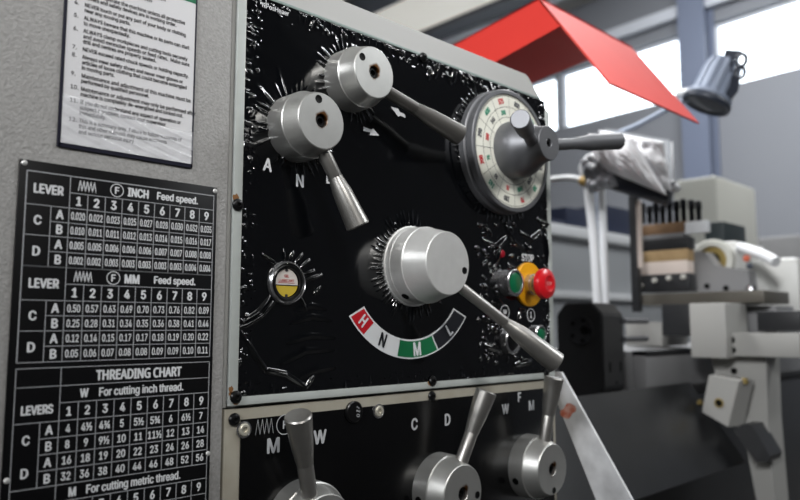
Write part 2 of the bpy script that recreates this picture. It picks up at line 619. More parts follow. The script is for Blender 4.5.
def feed_table(zs, unit, rows):
    """zs: z of the six rules (top, under title, under numbers, then four rows)"""
    vl(XL, zs[-1], zs[0], 0.0008)
    vl(XR, zs[-1], zs[0])
    hl(XL, XR, zs[0], 0.0008)
    hl(XD, XR, zs[1])
    hl(XL, XR, zs[2])
    hl(XC, XR, zs[3])
    hl(XL, XR, zs[4])
    hl(XC, XR, zs[5])
    hl(XL, XR, zs[6])
    vl(XD, zs[-1], zs[0])
    vl(XC, zs[-1], zs[2])
    for k in range(1, 9):
        vl(XD + CW * k, zs[-1], zs[1])
    txt.text('LEVER', (XL + XD) / 2, (zs[0] + zs[2]) / 2, 0.0094, TY, 0.74, 0.028)
    zc = (zs[0] + zs[1]) / 2
    zigzag(txt, XD + 0.0055, XD + 0.0178, zc, 0.0078, 5, 0.0006, TY)
    ring(txt, XD + 0.033, zc, 0.0050, 0.0006, TY)
    txt.text('F', XD + 0.033, zc, 0.0074, TY, 0.9, 0.028)
    txt.text(unit, XD + 0.041, zc, 0.0094, TY, 0.72, 0.03, 'LEFT')
    txt.text('Feed speed.', XD + 0.0635, zc, 0.0082, TY, 0.80, 0.026, 'LEFT')
    for k in range(9):
        txt.text(str(k + 1), XD + CW * (k + .5), (zs[1] + zs[2]) / 2, 0.0094, TY, 0.82, 0.03)
    for r, row in enumerate(rows):
        zc = (zs[2 + r] + zs[3 + r]) / 2
        txt.text('AB'[r % 2], (XC + XD) / 2, zc, 0.0092, TY, 0.85, 0.028)
        for k, v in enumerate(row.split()):
            txt.text(v, XD + CW * (k + .5), zc, 0.0079, TY, 0.57 if len(v) < 5 else 0.475, 0.014)
    txt.text('C', (XL + XC) / 2, (zs[2] + zs[4]) / 2, 0.0092, TY, 0.85, 0.028)
    txt.text('D', (XL + XC) / 2, (zs[4] + zs[6]) / 2, 0.0092, TY, 0.85, 0.028)


feed_table([1.2044, 1.1926, 1.1817, 1.1711, 1.1609, 1.1503, 1.1398], 'INCH', [
    '0.020 0.022 0.023 0.025 0.027 0.028 0.030 0.032 0.035', '0.010 0.011 0.011 0.012 0.013 0.014 0.015 0.016 0.017',
    '0.005 0.005 0.006 0.006 0.006 0.007 0.007 0.008 0.008', '0.002 0.002 0.003 0.003 0.003 0.003 0.003 0.004 0.004'])
feed_table([1.1398, 1.1283, 1.1168, 1.1064, 1.0961, 1.0858, 1.0752], 'MM', [
    '0.50 0.57 0.63 0.69 0.70 0.73 0.76 0.82 0.89', '0.25 0.28 0.31 0.34 0.35 0.36 0.38 0.41 0.44',
    '0.12 0.14 0.15 0.17 0.17 0.18 0.19 0.20 0.22', '0.05 0.06 0.07 0.08 0.08 0.09 0.09 0.10 0.11'])
Zt = [1.0712, 1.0588, 1.0473, 1.0352, 1.0243, 1.0138, 1.0032, 0.9926, 0.9815, 0.9700, 0.9590, 0.9480, 0.9370]
for k, zz in enumerate(Zt):
    hl(XL if k in (0, 1, 3, 7, 9) else (XD if k not in (4, 5, 6, 10, 11) else XC), XR, zz)
vl(XL, Zt[-1], Zt[0])
vl(XR, Zt[-1], Zt[0])
vl(XD, Zt[-1], Zt[0])
vl(XC, Zt[7], Zt[3])
for k in range(1, 9):
    vl(XD + CW * k, Zt[7], Zt[2])
    vl(XD + CW * k, Zt[-1], Zt[8])
xm = (XD + XR) / 2
txt.text('THREADING CHART', xm, (Zt[0] + Zt[1]) / 2, 0.0100, TY, 0.74, 0.028)
txt.text('W', XD + 0.016, (Zt[1] + Zt[2]) / 2, 0.0088, TY, 0.72, 0.026)
txt.text('For cutting inch thread.', XD + 0.026, (Zt[1] + Zt[2]) / 2, 0.0086, TY, 0.76, 0.022, 'LEFT')
txt.text('LEVERS', (XL + XD) / 2, (Zt[2] + Zt[3]) / 2 + .0025, 0.0088, TY, 0.68, 0.028)
for k in range(9):
    txt.text(str(k + 1), XD + CW * (k + .5), (Zt[2] + Zt[3]) / 2, 0.0090, TY, 0.8, 0.026)
    txt.text(str(k + 1), XD + CW * (k + .5), (Zt[8] + Zt[9]) / 2, 0.0090, TY, 0.8, 0.026)
for r, row in enumerate(('4 4½ 4¾ 5 5½ 5¾ 6 6½ 7', '8 9 9½ 10 11 11½ 12 13 14', '16 18 19 20 22 23 24 26 28', '32 36 38 40 44 46 48 52 56')):
    zc = (Zt[3 + r] + Zt[4 + r]) / 2
    txt.text('AB'[r % 2], (XC + XD) / 2, zc, 0.0090, TY, 0.85, 0.024)
    for k, v in enumerate(row.split()):
        txt.text(v, XD + CW * (k + .5), zc, 0.0080, TY, 0.72, 0.02)
txt.text('C', (XL + XC) / 2, Zt[5] + .0105, 0.0090, TY, 0.85, 0.024)
txt.text('D', (XL + XC) / 2, Zt[5] - .0105, 0.0090, TY, 0.85, 0.024)
txt.text('M', XD + 0.011, (Zt[7] + Zt[8]) / 2, 0.0088, TY, 0.72, 0.026)
txt.text('For cutting metric thread.', XD + 0.020, (Zt[7] + Zt[8]) / 2, 0.0086, TY, 0.76, 0.022, 'LEFT')
rules.build('table_rules', M_line, chart)
txt.build('table_lettering', M_ink, chart)
for (x, zz) in ((0.1452, 1.2092), (0.2885, 1.2085), (0.2885, 1.0000), (0.1452, 1.0000)):
    MB().lathe((x, CY, zz), (0, -1, 0), [(0, .0019), (.0005, .0019), (.0011, .0013), (.0014, 0)], 20).build('rivet', M_steel_clean, chart)

# ------------------------------------------------------------------ headstock
HX0, HX1 = 0.3036, 0.7665
mb = MB()
mb.xz([(HX0, 1.0333), (HX1, 1.0333), (HX1, 1.378), (0.7240, 1.4165), (HX0, 1.4165)], 0.37, 0.37)
bmesh.ops.bevel(mb.bm, geom=[e for e in mb.bm.edges if abs(e.verts[0].co.y) < 1e-6 and abs(e.verts[1].co.y) < 1e-6], offset=0.004, segments=3, affect='EDGES')
head = tag(mb.build('headstock', M_casing, origin=(0.535, 0.18, 1.0333)),
           'grey lathe headstock with black control panel, shift levers and round speed dial', 'lathe headstock')

PX0, PX1, PZ0, PZ1 = 0.3136, 0.7560, 1.0418, 1.3870
trim = MB()
trim.box(0.3050, PX0, -0.0026, 0, 1.0350, 1.3905, .0007)
trim.box(PX0 - .002, 0.7640, -0.0026, 0, 1.0350, PZ0, .0007)
trim.box(PX1, 0.7640, -0.0022, 0, PZ0, 1.375, .0007)
trim.build('panel_frame', M_trim, head)
trim = MB()
trim.box(PX0, 0.745, -0.0018, 0, PZ1, 1.3895, .0004)
trim.build('panel_top_edge', mat('pale_green_edge', (128, 142, 138), 0.4), head)

# --- black panel under a wrinkled clear film, modelled as relief
HUBS = [(0.367, 1.275, 0.031, 0.027, 34, 1.2), (0.428, 1.3335, 0.030, 0.016, 36, 1.0), (0.514, 1.160, 0.043, 0.017, 58, 1.1), (0.660, 1.302, 0.073, 0.014, 70, 1.0)]
NXg, NZg = 640, 500
gx = np.linspace(PX0, PX1, NXg)
gz = np.linspace(PZ0, PZ1, NZg)
Xg, Zg = np.meshgrid(gx, gz, indexing='ij')


def vnoise(u, v, seed):
    g = np.random.default_rng(seed).random((128, 128)) * 2 - 1
    iu, iv = np.floor(u).astype(int), np.floor(v).astype(int)
    fu, fv = u - iu, v - iv
    fu, fv = fu * fu * (3 - 2 * fu), fv * fv * (3 - 2 * fv)
    a, b, c, d = g[iu % 128, iv % 128], g[(iu + 1) % 128, iv % 128], g[iu % 128, (iv + 1) % 128], g[(iu + 1) % 128, (iv + 1) % 128]
    return (a * (1 - fu) + b * fu) * (1 - fv) + (c * (1 - fu) + d * fu) * fv


H = 0.00012 * vnoise(Xg * 60, Zg * 60, 1)
for k, (cx, cz, r, ext, nn, amp) in enumerate(HUBS):
    dx, dz = Xg - cx, Zg - cz
    d = np.hypot(dx, dz)
    th = np.arctan2(dz, dx)
    lobe = np.abs(np.sin(nn / 2 * th + 1.6 * vnoise(th * 3 + 20, d * 0 + 3, 20 + k))) ** 3
    mod = np.clip(0.55 + 0.9 * vnoise(th * 4 + 40, d * 0 + 7, 30 + k), 0, 1.2)
    reach = ext * (0.7 + 0.5 * vnoise(th * nn / 5 + 60, d * 0 + 1, 40 + k))
    t = np.clip((d - r) / np.maximum(reach, .003), 0, 1)
    H += amp * 0.0024 * lobe * mod * (1 - t) ** 1.3 * (d > r * 0.9)
# borders: pleats square to each edge
for k, (dist, along, depth, amp) in enumerate(((Xg - PX0, Zg, 0.016, 1.0), (PX1 - Xg, Zg, 0.015, 1.1), (PZ1 - Zg, Xg, 0.013, 1.1), (Zg - PZ0, Xg, 0.010, 0.8))):
    pl = np.abs(vnoise(along * 330 + 5 + 25 * dist, dist * 60 + 5, 50 + k)) ** 1.6
    gate = np.clip(vnoise(along * 45 + 9, dist * 30 + 4, 60 + k) * 1.2 + 0.35, 0, 1)
    H += amp * 0.0017 * pl * gate * np.clip(1 - dist / depth, 0, 1) ** 1.1
    # scattered little crumples
    cr = np.clip(vnoise(along * 260, dist * 260 + 3, 70 + k) - 0.45, 0, 1) * np.clip(1 - dist / (depth * 1.6), 0, 1)
    H += amp * 0.0022 * cr


def crease(pts, wdt, amp):
    """soft ridge along a line, dying away towards both ends"""
    global H
    Ls = [math.hypot(c - a, d - b) for (a, b), (c, d) in zip(pts, pts[1:])]
    tot, acc = sum(Ls), 0.0
    for (a, b), (c, d), L in zip(pts, pts[1:], Ls):
        vx, vz = c - a, d - b
        t = np.clip(((Xg - a) * vx + (Zg - b) * vz) / (L * L), 0, 1)
        dd = np.hypot(Xg - a - t * vx, Zg - b - t * vz)
        g = (acc + t * L) / tot
        H = np.maximum(H, amp * np.sin(np.pi * np.clip(.12 + .76 * g, 0, 1)) * np.exp(-(dd / wdt) ** 2))
        acc += L


def pp(*px):
    return [(onY(x, y, -.001).x, onY(x, y, -.001).z) for x, y in px]


crease(pp((271, 296), (258, 312), (243, 322), (236, 316)), .0016, .0036)
crease(pp((275, 300), (262, 315), (246, 325), (237, 328)), .0013, .0028)
crease(pp((247, 341), (256, 357), (266, 370)), .0015, .0034)
crease(pp((266, 370), (285, 374), (306, 387)), .0016, .0036)
crease(pp((306, 387), (313, 376)), .0016, .0024)
crease(pp((236, 326), (247, 341)), .0015, .0012)
for (a, b) in (((276, 264), (262, 255)), ((284, 262), (283, 250)), ((289, 262), (293, 252)), ((295, 264), (302, 254)), ((300, 268), (309, 260)), ((302, 275), (314, 271)), ((314, 294), (320, 287)), ((300, 297), (306, 310)), ((277, 268), (268, 262)), ((303, 281), (321, 275))):
    crease(pp(a, b), .0011, .0022)
for (a, b, c) in (((290, 322), (312, 316), (331, 319)), ((288, 341), (310, 335), (334, 336)), ((282, 362), (306, 350), (333, 348)), ((300, 376), (318, 369), (334, 366)), ((296, 309), (312, 305), (326, 308))):
    crease(pp(a, b, c), .0026, .0011)
# heavy folds around the push buttons, right of the panel
for pl in (((505, 225), (513, 243), (524, 248)), ((521, 233), (531, 240), (540, 232)), ((483, 240), (496, 247), (506, 238)), ((540, 221), (551, 227)), ((508, 265), (518, 272)), ((500, 243), (496, 262)), ((526, 245), (530, 256)), ((483, 318), (494, 322)), ((496, 300), (503, 308)), ((545, 236), (547, 262)), ((492, 328), (500, 333)), ((520, 310), (516, 330)), ((485, 345), (500, 352)), ((515, 365), (530, 361))):
    crease(pp(*pl), .0024, .0044)
rs = np.random.default_rng(5)
for k in range(150):
    px, py = rs.uniform(478, 552), rs.uniform(218, 368)
    if 500 < px < 538 and 262 < py < 308:
        continue
    if k % 2:
        px = rs.choice([rs.uniform(544, 552), rs.uniform(484, 500)])
    a = rs.uniform(0, 3.14)
    l = rs.uniform(1.5, 5)
    crease(pp((px, py), (px + l * math.cos(a), py + l * math.sin(a))), .0014, rs.uniform(.0015, .0035))
for k in range(70):   # flecks along the top and left edges
    if k % 2:
        x = rs.uniform(PX0, PX1 - .03)
        zc = PZ1 - rs.uniform(.001, .014)
    else:
        x = PX0 + rs.uniform(.001, .012)
        zc = rs.uniform(PZ0, PZ1)
    a = rs.uniform(0, 3.14)
    l = rs.uniform(.001, .005)
    crease([(x, zc), (x + l * math.cos(a), zc + l * math.sin(a))], .0012, rs.uniform(.0012, .003))
for (a, b) in (((438, 64), (434, 76)), ((455, 69), (453, 80)), ((470, 78), (474, 90)), ((447, 75), (450, 82)), ((430, 70), (428, 78)), ((395, 50), (403, 54)), ((383, 43), (388, 50))):
    crease(pp(a, b), .0022, .0045)
H[0, :] = H[-1, :] = 0
H[:, 0] = H[:, -1] = 0
# keep the film flat under the printed scale
ds = np.hypot(Xg - 0.514, Zg - 1.168)
an = np.degrees(np.arctan2(Zg - 1.168, Xg - 0.514)) % 360
msk = (ds > .074) & (ds < .108) & (an > 212) & (an < 328)
H[msk] = np.minimum(H[msk], 0.0002)
for (x0_, x1_, z0_, z1_) in ((.6935, .7310, 1.1735, 1.1895), (.706, .726, 1.1025, 1.1215), (.656, .675, 1.106, 1.1245), (.3225, .3660, 1.3755, 1.3850), (.333, .343, 1.229, 1.247), (.3665, .378, 1.220, 1.237), (.400, .411, 1.227, 1.246)):
    mk = (Xg > x0_) & (Xg < x1_) & (Zg > z0_) & (Zg < z1_)
    H[mk] = np.minimum(H[mk], .0006)
verts = np.stack([Xg, -0.0010 - H, Zg], -1).reshape(-1, 3)
me = bpy.data.meshes.new('control_panel')
idx = np.arange(NXg * NZg).reshape(NXg, NZg)
q = np.stack([idx[:-1, :-1], idx[1:, :-1], idx[1:, 1:], idx[:-1, 1:]], -1).reshape(-1, 4)
me.vertices.add(len(verts))
me.vertices.foreach_set('co', verts.ravel())
me.loops.add(q.size)
me.loops.foreach_set('vertex_index', q.ravel())
me.polygons.add(len(q))
me.polygons.foreach_set('loop_start', np.arange(len(q)) * 4)
me.update(calc_edges=True)
me.polygons.foreach_set('use_smooth', [True] * len(q))
me.materials.append(M_film)
panel = bpy.data.objects.new('control_panel', me)
COL.objects.link(panel)
panel.parent = head
panel.location = -head.location
tag(panel, 'glossy black control panel with wrinkled clear film')

L_Y = -0.0022
class Letters:
    """each printed mark its own small mesh"""

    def __init__(self, owner, m):
        self.owner, self.m = owner, m

    def text(self, *a, **k):
        MB().text(*a, **k).build('letter', self.m, self.owner)

    def zig(self, *a):
        mb_ = MB()
        zigzag(mb_, *a)
        mb_.build('feed_symbol', self.m, self.owner)

    def ring(self, *a):
        mb_ = MB()
        ring(mb_, *a)
        mb_.build('circle_mark', self.m, self.owner)

    def poly(self, pts):
        mb_ = MB()
        mb_.bm.faces.new([mb_.bm.verts.new(p) for p in pts])
        mb_.build('arrow_mark', self.m, self.owner)


let = Letters(panel, M_ink)
let.text('A', 0.3380, 1.2380, 0.0165, L_Y, 0.85, 0.022, rot=R(-4))
let.text('N', 0.3722, 1.2287, 0.0165, L_Y, 0.85, 0.022)
let.text('L', 0.4049, 1.2365, 0.0165, L_Y, 0.85, 0.022)
for (x, zz, s) in ((0.4934, 1.3168, 1.0), (0.4566, 1.2899, 1.0)):
    pts = [(-.0105, .0042), (.0005, .0042), (.0025, .0012), (.0095, .0005), (.0105, -.0032), (.0030, -.0025), (.0005, -.0042)] if s and x > .48 else [(-.0100, .0030), (-.0100, -.0012), (-.0010, -.0010), (-.0020, -.0040), (.0110, -.0020), (.0030, .0036), (.0000, .0022)]
    let.poly([(x + a, L_Y - .0004, zz + b) for a, b in pts])
let.text('STOP', 0.7120, 1.1815, 0.0125, -0.0022, 0.8, 0.02)
let.text('NPosHeaer', 0.3430, 1.3800, 0.0066, -0.0022, 0.9, 0.012)
let.ring(0.7160, 1.1122, 0.0082, 0.0012, -0.0024)
let.text('I', 0.7160, 1.1122, 0.0105, -0.0024, 1.0, 0.03)
let.ring(0.6654, 1.1152, 0.0085, 0.0010, -0.0024)
let.text('W', 0.6654, 1.1152, 0.0075, -0.0024, 1.0, 0.03)

# --- gear range scale H N M L
AC, IC = Vector((0.5141, 1.1688)), Vector((0.5134, 1.1640))
RO, RI = 0.1028, 0.0786


def sector(mb, a0, a1, ro, ri, y, inset=0.0, seg=24):
    prev = None
    for k in range(seg + 1):
        a = R(a0 + (a1 - a0) * k / seg)
        o = mb.bm.verts.new((AC.x + ro * math.cos(a), y, AC.y + ro * math.sin(a)))
        i = mb.bm.verts.new((IC.x + ri * math.cos(a), y, IC.y + ri * math.sin(a)))
        if prev:
            mb.bm.faces.new((prev[0], o, i, prev[1]))
        prev = (o, i)


mb = MB()
sector(mb, 215.9, 324.4, RO, RI, -0.0015)
scale = mb.build('gear_range_scale', M_ink, panel)
for o_, n_, a0, a1, m in ((0, 'red_field', 217, 230.0, M_red_ink), (0, 'green_field', 258.2, 291.2, M_green_ink), (0, 'black_field', 292.4, 323.4, M_dark_ink)):
    mb = MB()
    sector(mb, a0, a1, RO - .0016, RI + .0016, -0.0018)
    mb.build(n_, m, scale)
mb = Letters(scale, M_dark_ink)
lw = Letters(scale, M_ink)
for ch, a, tgt in (('H', 223.6, lw), ('N', 243.5, mb), ('M', 274.5, lw), ('L', 308.0, lw)):
    rr = (RO + RI) / 2 - .0005
    x = 0.5138 + rr * math.cos(R(a))
    zz = 1.1664 + rr * math.sin(R(a))
    tgt.text(ch, x, zz, 0.0195 if ch != 'H' else .017, -0.0021, 0.72, 0.02, rot=R(a - 270) * (0.95 if ch != 'N' else .8))


# --- shift levers
def lever_grip(parent, root, tip, r_shaft=0.0056, r_grip=0.0108, f0=0.40, f1=0.58, ms=None, mg=None):
    root, tip = Vector(root), Vector(tip)
    L = (tip - root).length
    ms, mg = ms or M_shaft, mg or M_shaft
    MB().lathe(root, tip - root, [(0, 0), (0, r_shaft), (L * f0, r_shaft), (L * f0 + .0006, r_shaft * .96)], 28).build('lever_shaft', ms, parent)
    e = 0.0012
    MB().lathe(root, tip - root, [(L * f0, 0), (L * f0, r_shaft * 1.02), (L * f0 + .002, r_shaft * 1.06), (L * (f0 * .5 + f1 * .5), r_shaft + (r_grip * .80 - r_shaft) * .52), (L * f1 - .002, r_grip * .785), (L * f1, r_grip * .80), (L * f1 + .0008, r_grip * .815),
                                  (L * .8, r_grip * .90), (L - e, r_grip), (L, r_grip - e * .8), (L, 0)], 36).build('lever_grip', mg, parent)


def hub_lever(owner, name, label, cx, cz, prof, tip, root_y, bore=None, setscrew=None, side_hole=None, steel=None, oval_r=0.0056, grip_r=0.0108, f0=.40, f1=.58, dark=None, shaft=None):
    """prof [(t, r)] along -y; bore (radius, depth); setscrew list of (dx, dz) on the face"""
    steel = steel or M_steel
    tEnd, rEnd = prof[-1]
    P = [(0, 0), (0, prof[0][1])] + list(prof[:-1]) + [(tEnd - .0008, rEnd), (tEnd, rEnd - .0008)]
    if bore:
        P += [(tEnd, bore[0] + .0006), (tEnd - .0006, bore[0]), (tEnd - bore[1], bore[0]), (tEnd - bore[1], 0)]
    else:
        P += [(tEnd, 0)]
    hub = MB().lathe((cx, 0, cz), (0, -1, 0), P, 72).build(name, steel, owner, origin=(cx, 0, cz), sharp=22)
    tag(hub, label)
    if bore:
        t0 = tEnd - bore[1] * 0.75
        mb = MB()
        mb.lathe((cx, -tEnd + bore[1], cz), (0, -1, 0), [(0, bore[0] * .86), (bore[1] * .55, bore[0] * .86), (bore[1] * .6, bore[0] * .8), (bore[1] * .6, bore[0] * .5)], 30)
        mb.lathe((cx, -tEnd + bore[1], cz), (0, -1, 0), [(bore[1] * .6, bore[0] * .5), (bore[1] * .15, bore[0] * .48), (bore[1] * .15, 0)], 6)
        mb.build('cap_screw', dark or M_black_screw, hub)
    for (dx, dz) in setscrew or ():
        mb = MB()
        mb.lathe((cx + dx, -tEnd + .001, cz + dz), (0, -1, 0), [(0, .0036), (.0012, .0036), (.0013, .0034), (.00112, .0029), (.00108, 0)], 24)
        mb.build('set_screw', M_hole, hub)
    for (ang, t, r) in side_hole or ():
        d = Vector((math.cos(R(ang)), 0, math.sin(R(ang))))
        p = Vector((cx, -t, cz)) + d * (r - .002)
        MB().lathe(p, d, [(0, .0040), (.0024, .0040), (.0025, .0034), (.0022, 0)], 20).build('side_screw', M_hole, hub)
    tip = Vector(tip)
    c0 = Vector((cx, root_y, cz))
    dd = (tip - c0).normalized()
    lever_grip(hub, c0 + dd * (prof[0][1] * 0.55), tip, oval_r, grip_r, f0, f1, shaft, shaft)
    return hub


small = [(.0, .0304), (.0225, .0299), (.0234, .0292), (.040, .0248)]
hub_lever(head, 'shift_lever', 'steel lever above the letters A N L, pointing down', 0.367, 1.275, small, (0.4075, -0.042, 1.1865), -0.024,
          bore=(.0058, .006), setscrew=[(-.0035, .0185)], oval_r=.0063, f0=.42, f1=.60)
small2 = [(.0, .0297), (.0215, .0293), (.0224, .0286), (.0395, .0244)]
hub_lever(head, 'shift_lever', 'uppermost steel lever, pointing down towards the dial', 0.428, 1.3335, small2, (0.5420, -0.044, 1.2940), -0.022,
          bore=(.0058, .006), setscrew=[(-.0150, .0110)], oval_r=.0063, f0=.45, f1=.62, shaft=M_shaft_shaded)
big = [(.0, .0412), (.0040, .0412), (.0046, .0400), (.0100, .0396), (.0105, .0391), (.0255, .0384), (.0262, .0376), (.052, .0312)]
hub_lever(head, 'shift_lever', 'largest steel lever above the H N M L scale, pointing right', 0.514, 1.160, big, (0.6235, -0.100, 1.0615), -0.030,
          bore=None, setscrew=[(.0238, -.0060)], side_hole=[(235, .015, .0391)], steel=M_steel_clean, oval_r=0.0055, grip_r=0.0114, f0=.52, f1=.66)

# --- speed dial
dc = Vector((0.660, 0, 1.302))
dial = MB().lathe(dc, (0, -1, 0), [(0, 0), (0, .0715), (.003, .0735), (.0095, .0735), (.0105, .0725), (.0112, .0700), (.0135, .0700), (.0142, .0722), (.0205, .0722), (.0215, .0712), (.0215, .0672), (.0195, .0668), (.0195, 0)], 120).build('speed_dial', M_steel_dark, head)
tag(dial, 'round speed dial with ivory number ring and spoke handles')
face = MB().lathe(dc, (0, -1, 0), [(.0190, 0), (.0190, .0666), (.0199, .0666), (.0199, .030)], 120).build('dial_face', M_cream, dial)
ln_ = MB()
for rr in (.0652, .0520, .0400):
    ring(ln_, dc.x, dc.z, rr, .00045, -.0202, 96)
for k in range(24):
    a = R(15 * k + 4)
    d = Vector((math.cos(a), 0, math.sin(a)))
    n = Vector((-d.z, 0, d.x)) * .0002
    if k % 2 == 0:
        A, B = dc + d * .034, dc + d * .0652
        ln_.bm.faces.new([ln_.bm.verts.new(Vector((v.x, -.0202, v.z))) for v in (A - n, B - n, B + n, A + n)])
ln_.build('dial_lines', M_paper_ink, dial)
NUM = ['1600', '1150', '800', '575', '400', '290', '200', '145', '100', '70', '50', '35']
groups = [Letters(dial, mat('dial_red', (196, 50, 56), .5)), Letters(dial, mat('dial_green', (40, 140, 110), .5)), Letters(dial, mat('dial_dark', (70, 72, 78), .5))]
for k in range(12):
    a = R(30 * k + 19)
    for (rr, s, off) in ((.0585, .0092, 0), (.0455, .0078, 1)):
        groups[(k + off) % 3].text(NUM[(k + 3 * off) % 12], dc.x + rr * math.cos(a), dc.z + rr * math.sin(a), s, -.0203, 0.62, 0.03, rot=a - R(90))
hubp = [(.0195, .0), (.0195, .0335), (.024, .0340), (.036, .0335), (.043, .0310), (.050, .0265), (.058, .0222), (.066, .0200), (.0712, .0196), (.0722, .0188), (.0722, .0052), (.0716, .0046), (.0670, .0046), (.0670, 0)]
dh = MB().lathe(dc, (0, -1, 0), hubp, 72).build('dial_hub', M_steel_dark, dial)
mb = MB()
mb.lathe(dc, (0, -1, 0), [(.0675, .0042), (.0705, .0042), (.0708, .0036), (.0708, .0021)], 24)
mb.lathe(dc, (0, -1, 0), [(.0708, .0021), (.0685, .0020), (.0685, 0)], 6)
mb.build('cap_screw', M_black_screw, dial)
for tip in ((0.5745, -0.0960, 1.3070), (0.7860, -0.0880, 1.3240)):
    tipv = Vector(tip)
    c0 = Vector((dc.x, -.052, dc.z))
    L = (tipv - c0).length
    MB().lathe(c0, tipv - c0, [(.012, 0), (.012, .0070), (L * .42, .0066), (L * .50, .0072), (L * .62, .0094), (L * .7, .0098), (L - .0012, .0104), (L, .0094), (L, 0)], 36).build('dial_handle', M_steel_dark, dial)

# --- oil sight glass
sc = Vector((0.3598, 0, 1.1366))
sg = MB().lathe(sc, (0, -1, 0), [(0, .0192), (.0035, .0192), (.0052, .0182), (.0060, .0174), (.0052, .0168), (.0040, .0166)], 60).build('sight_glass', M_chrome, head)
tag(sg, 'round oil sight glass showing yellow oil')
MB().lathe(sc, (0, -1, 0), [(.0035, .0168), (.0040, .0166), (.0050, .0150), (.0046, .0130), (.0030, .0124)], 60).build('black_ring', M_black_screw, sg)
mb = MB()
sc2 = sc + Vector((-.001, 0, 0))


def half(mb, a0, a1, r, y):
    pts = [mb.bm.verts.new((sc2.x + r * math.cos(R(a0 + (a1 - a0) * k / 24)), y, sc2.z + r * math.sin(R(a0 + (a1 - a0) * k / 24)))) for k in range(25)]
    mb.bm.faces.new(pts)


half(mb, -8, 188, .0122, -.0030)
mb.build('white_field', mat('sight_white', (196, 190, 184), .3), sg)
mb = MB()
half(mb, 190, 350, .0122, -.0030)
mb.build('oil_field', mat('yellow_oil', (188, 164, 60), .15, coat=.4), sg)
mb = MB()
mb.text('LUBRICANT', sc2.x, sc2.z + .002, .0034, -.0033, .9, .01)
mb.box(sc2.x - .0085, sc2.x + .0085, -.0033, -.0031, sc2.z - .0002, sc2.z + .0002)
mb.text('OIL', sc2.x, sc2.z + .006, .0036, -.0033, .9, .02)
mb.build('sight_lettering', mat('sight_red', (170, 60, 60), .5), sg)
mb = MB()
mb.box(sc2.x - .0118, sc2.x + .0118, -.0034, -.0031, sc2.z - .0024, sc2.z - .0017)
mb.box(sc2.x - .0012, sc2.x + .0012, -.0036, -.0030, sc2.z - .0124, sc2.z - .0100)
mb.box(sc2.x - .0012, sc2.x + .0012, -.0036, -.0030, sc2.z + .0100, sc2.z + .0124)
mb.build('level_mark', M_paper_ink, sg)

# --- push buttons
st = Vector((0.7130, 0, 1.1490))
stop = MB().lathe(st, (0, -1, 0), [(.0, 0), (.0, .0268), (.0038, .0268), (.0046, .0260), (.0046, .0)], 64).build('stop_button', M_yellow, head)
tag(stop, 'red mushroom stop button on a yellow disc')
MB().lathe(st, (0, -1, 0), [(.0045, 0), (.0045, .0125), (.0110, .0125), (.0115, .0118), (.022, .0118), (.022, 0)], 48).build('button_stem', M_chrome, stop)
MB().lathe(st, (0, -1, 0), [(.0205, 0), (.0205, .0150), (.0222, .0180), (.0250, .0184), (.0290, .0174), (.0315, .0130), (.0322, .0095), (.0316, .0085), (.0316, 0)], 56).build('mushroom_cap', M_redbtn, stop)
mb = MB()
mb.text('STOP', st.x, st.z, .0058, -.0318, .8, .02)
mb.build('cap_lettering', mat('cap_pink', (226, 130, 130), .5), stop)


def push(x, zz, label, m, r=.0145, hgt=.015):
    p = Vector((x, 0, zz))
    b = MB().lathe(p, (0, -1, 0), [(0, 0), (0, r), (hgt - .001, r), (hgt, r - .001), (hgt, r - .0028), (hgt - .002, r - .0034), (hgt - .002, 0)], 48).build('push_button', M_chrome, head)
    tag(b, label)
    MB().lathe(p, (0, -1, 0), [(hgt - .004, 0), (hgt - .004, r - .0036), (hgt - .0014, r - .0038), (hgt - .0008, r - .0050), (hgt - .0006, 0)], 40).build('button_cap', m, b)
    return b


push(0.6715, 1.1490, 'green push button beside the stop button', M_greenbtn, .0158, .0150)
push(0.7300, 1.0880, 'green push button at the lower right corner', M_greenbtn, .0120, .008)
push(0.6720, 1.0815, 'dark push button in a chrome ring behind the big lever grip', M_black_screw, .0150, .010)
MB().lathe((0.6595, 0, 1.1828), (0, -1, 0), [(0, .0050), (.0035, .0050), (.0055, .0038), (.0062, 0)], 30).build('indicator_lamp', mat('dark_red_lens', (132, 14, 30), 0.25), head)


def button_screw(parent, x, zz, y=-.0026, r=.0052, m=None):
    mb = MB()
    mb.lathe((x, y, zz), (0, -1, 0), [(0, r), (.0010, r), (.0024, r * .82), (.0031, r * .5), (.0032, r * .36)], 28)
    mb.lathe((x, y, zz), (0, -1, 0), [(.0032, r * .36), (.0016, r * .34), (.0016, 0)], 6)
    return mb.build('button_screw', m or M_black_screw, parent)


button_screw(head, 0.3115, 1.0420)
button_screw(head, 0.5425, 1.0425)
button_screw(head, 0.3090, 1.1995)
button_screw(head, 0.5304, 1.3855)
button_screw(head, 0.7440, 1.0415, r=.0045)
# rust runs beside the screws
mr = mat('rust_stain', (120, 82, 44), 0.8)
for (x, zz, a, b) in ((0.3088, 1.0440, .0035, .0028), (0.3070, 1.0480, .002, .003), (0.5385, 1.0405, .003, .0024), (0.3072, 1.2045, .0028, .004), (0.3120, 1.0370, .003, .0012)):
    mb = MB()
    mb.bm.faces.new([mb.bm.verts.new((x + a * math.cos(t) * (1 + .25 * math.sin(3 * t)), -.00275, zz + b * math.sin(t) * (1 + .2 * math.cos(5 * t)))) for t in [2 * math.pi * k / 24 for k in range(24)]])
    mb.build('rust_stain', mr, head)

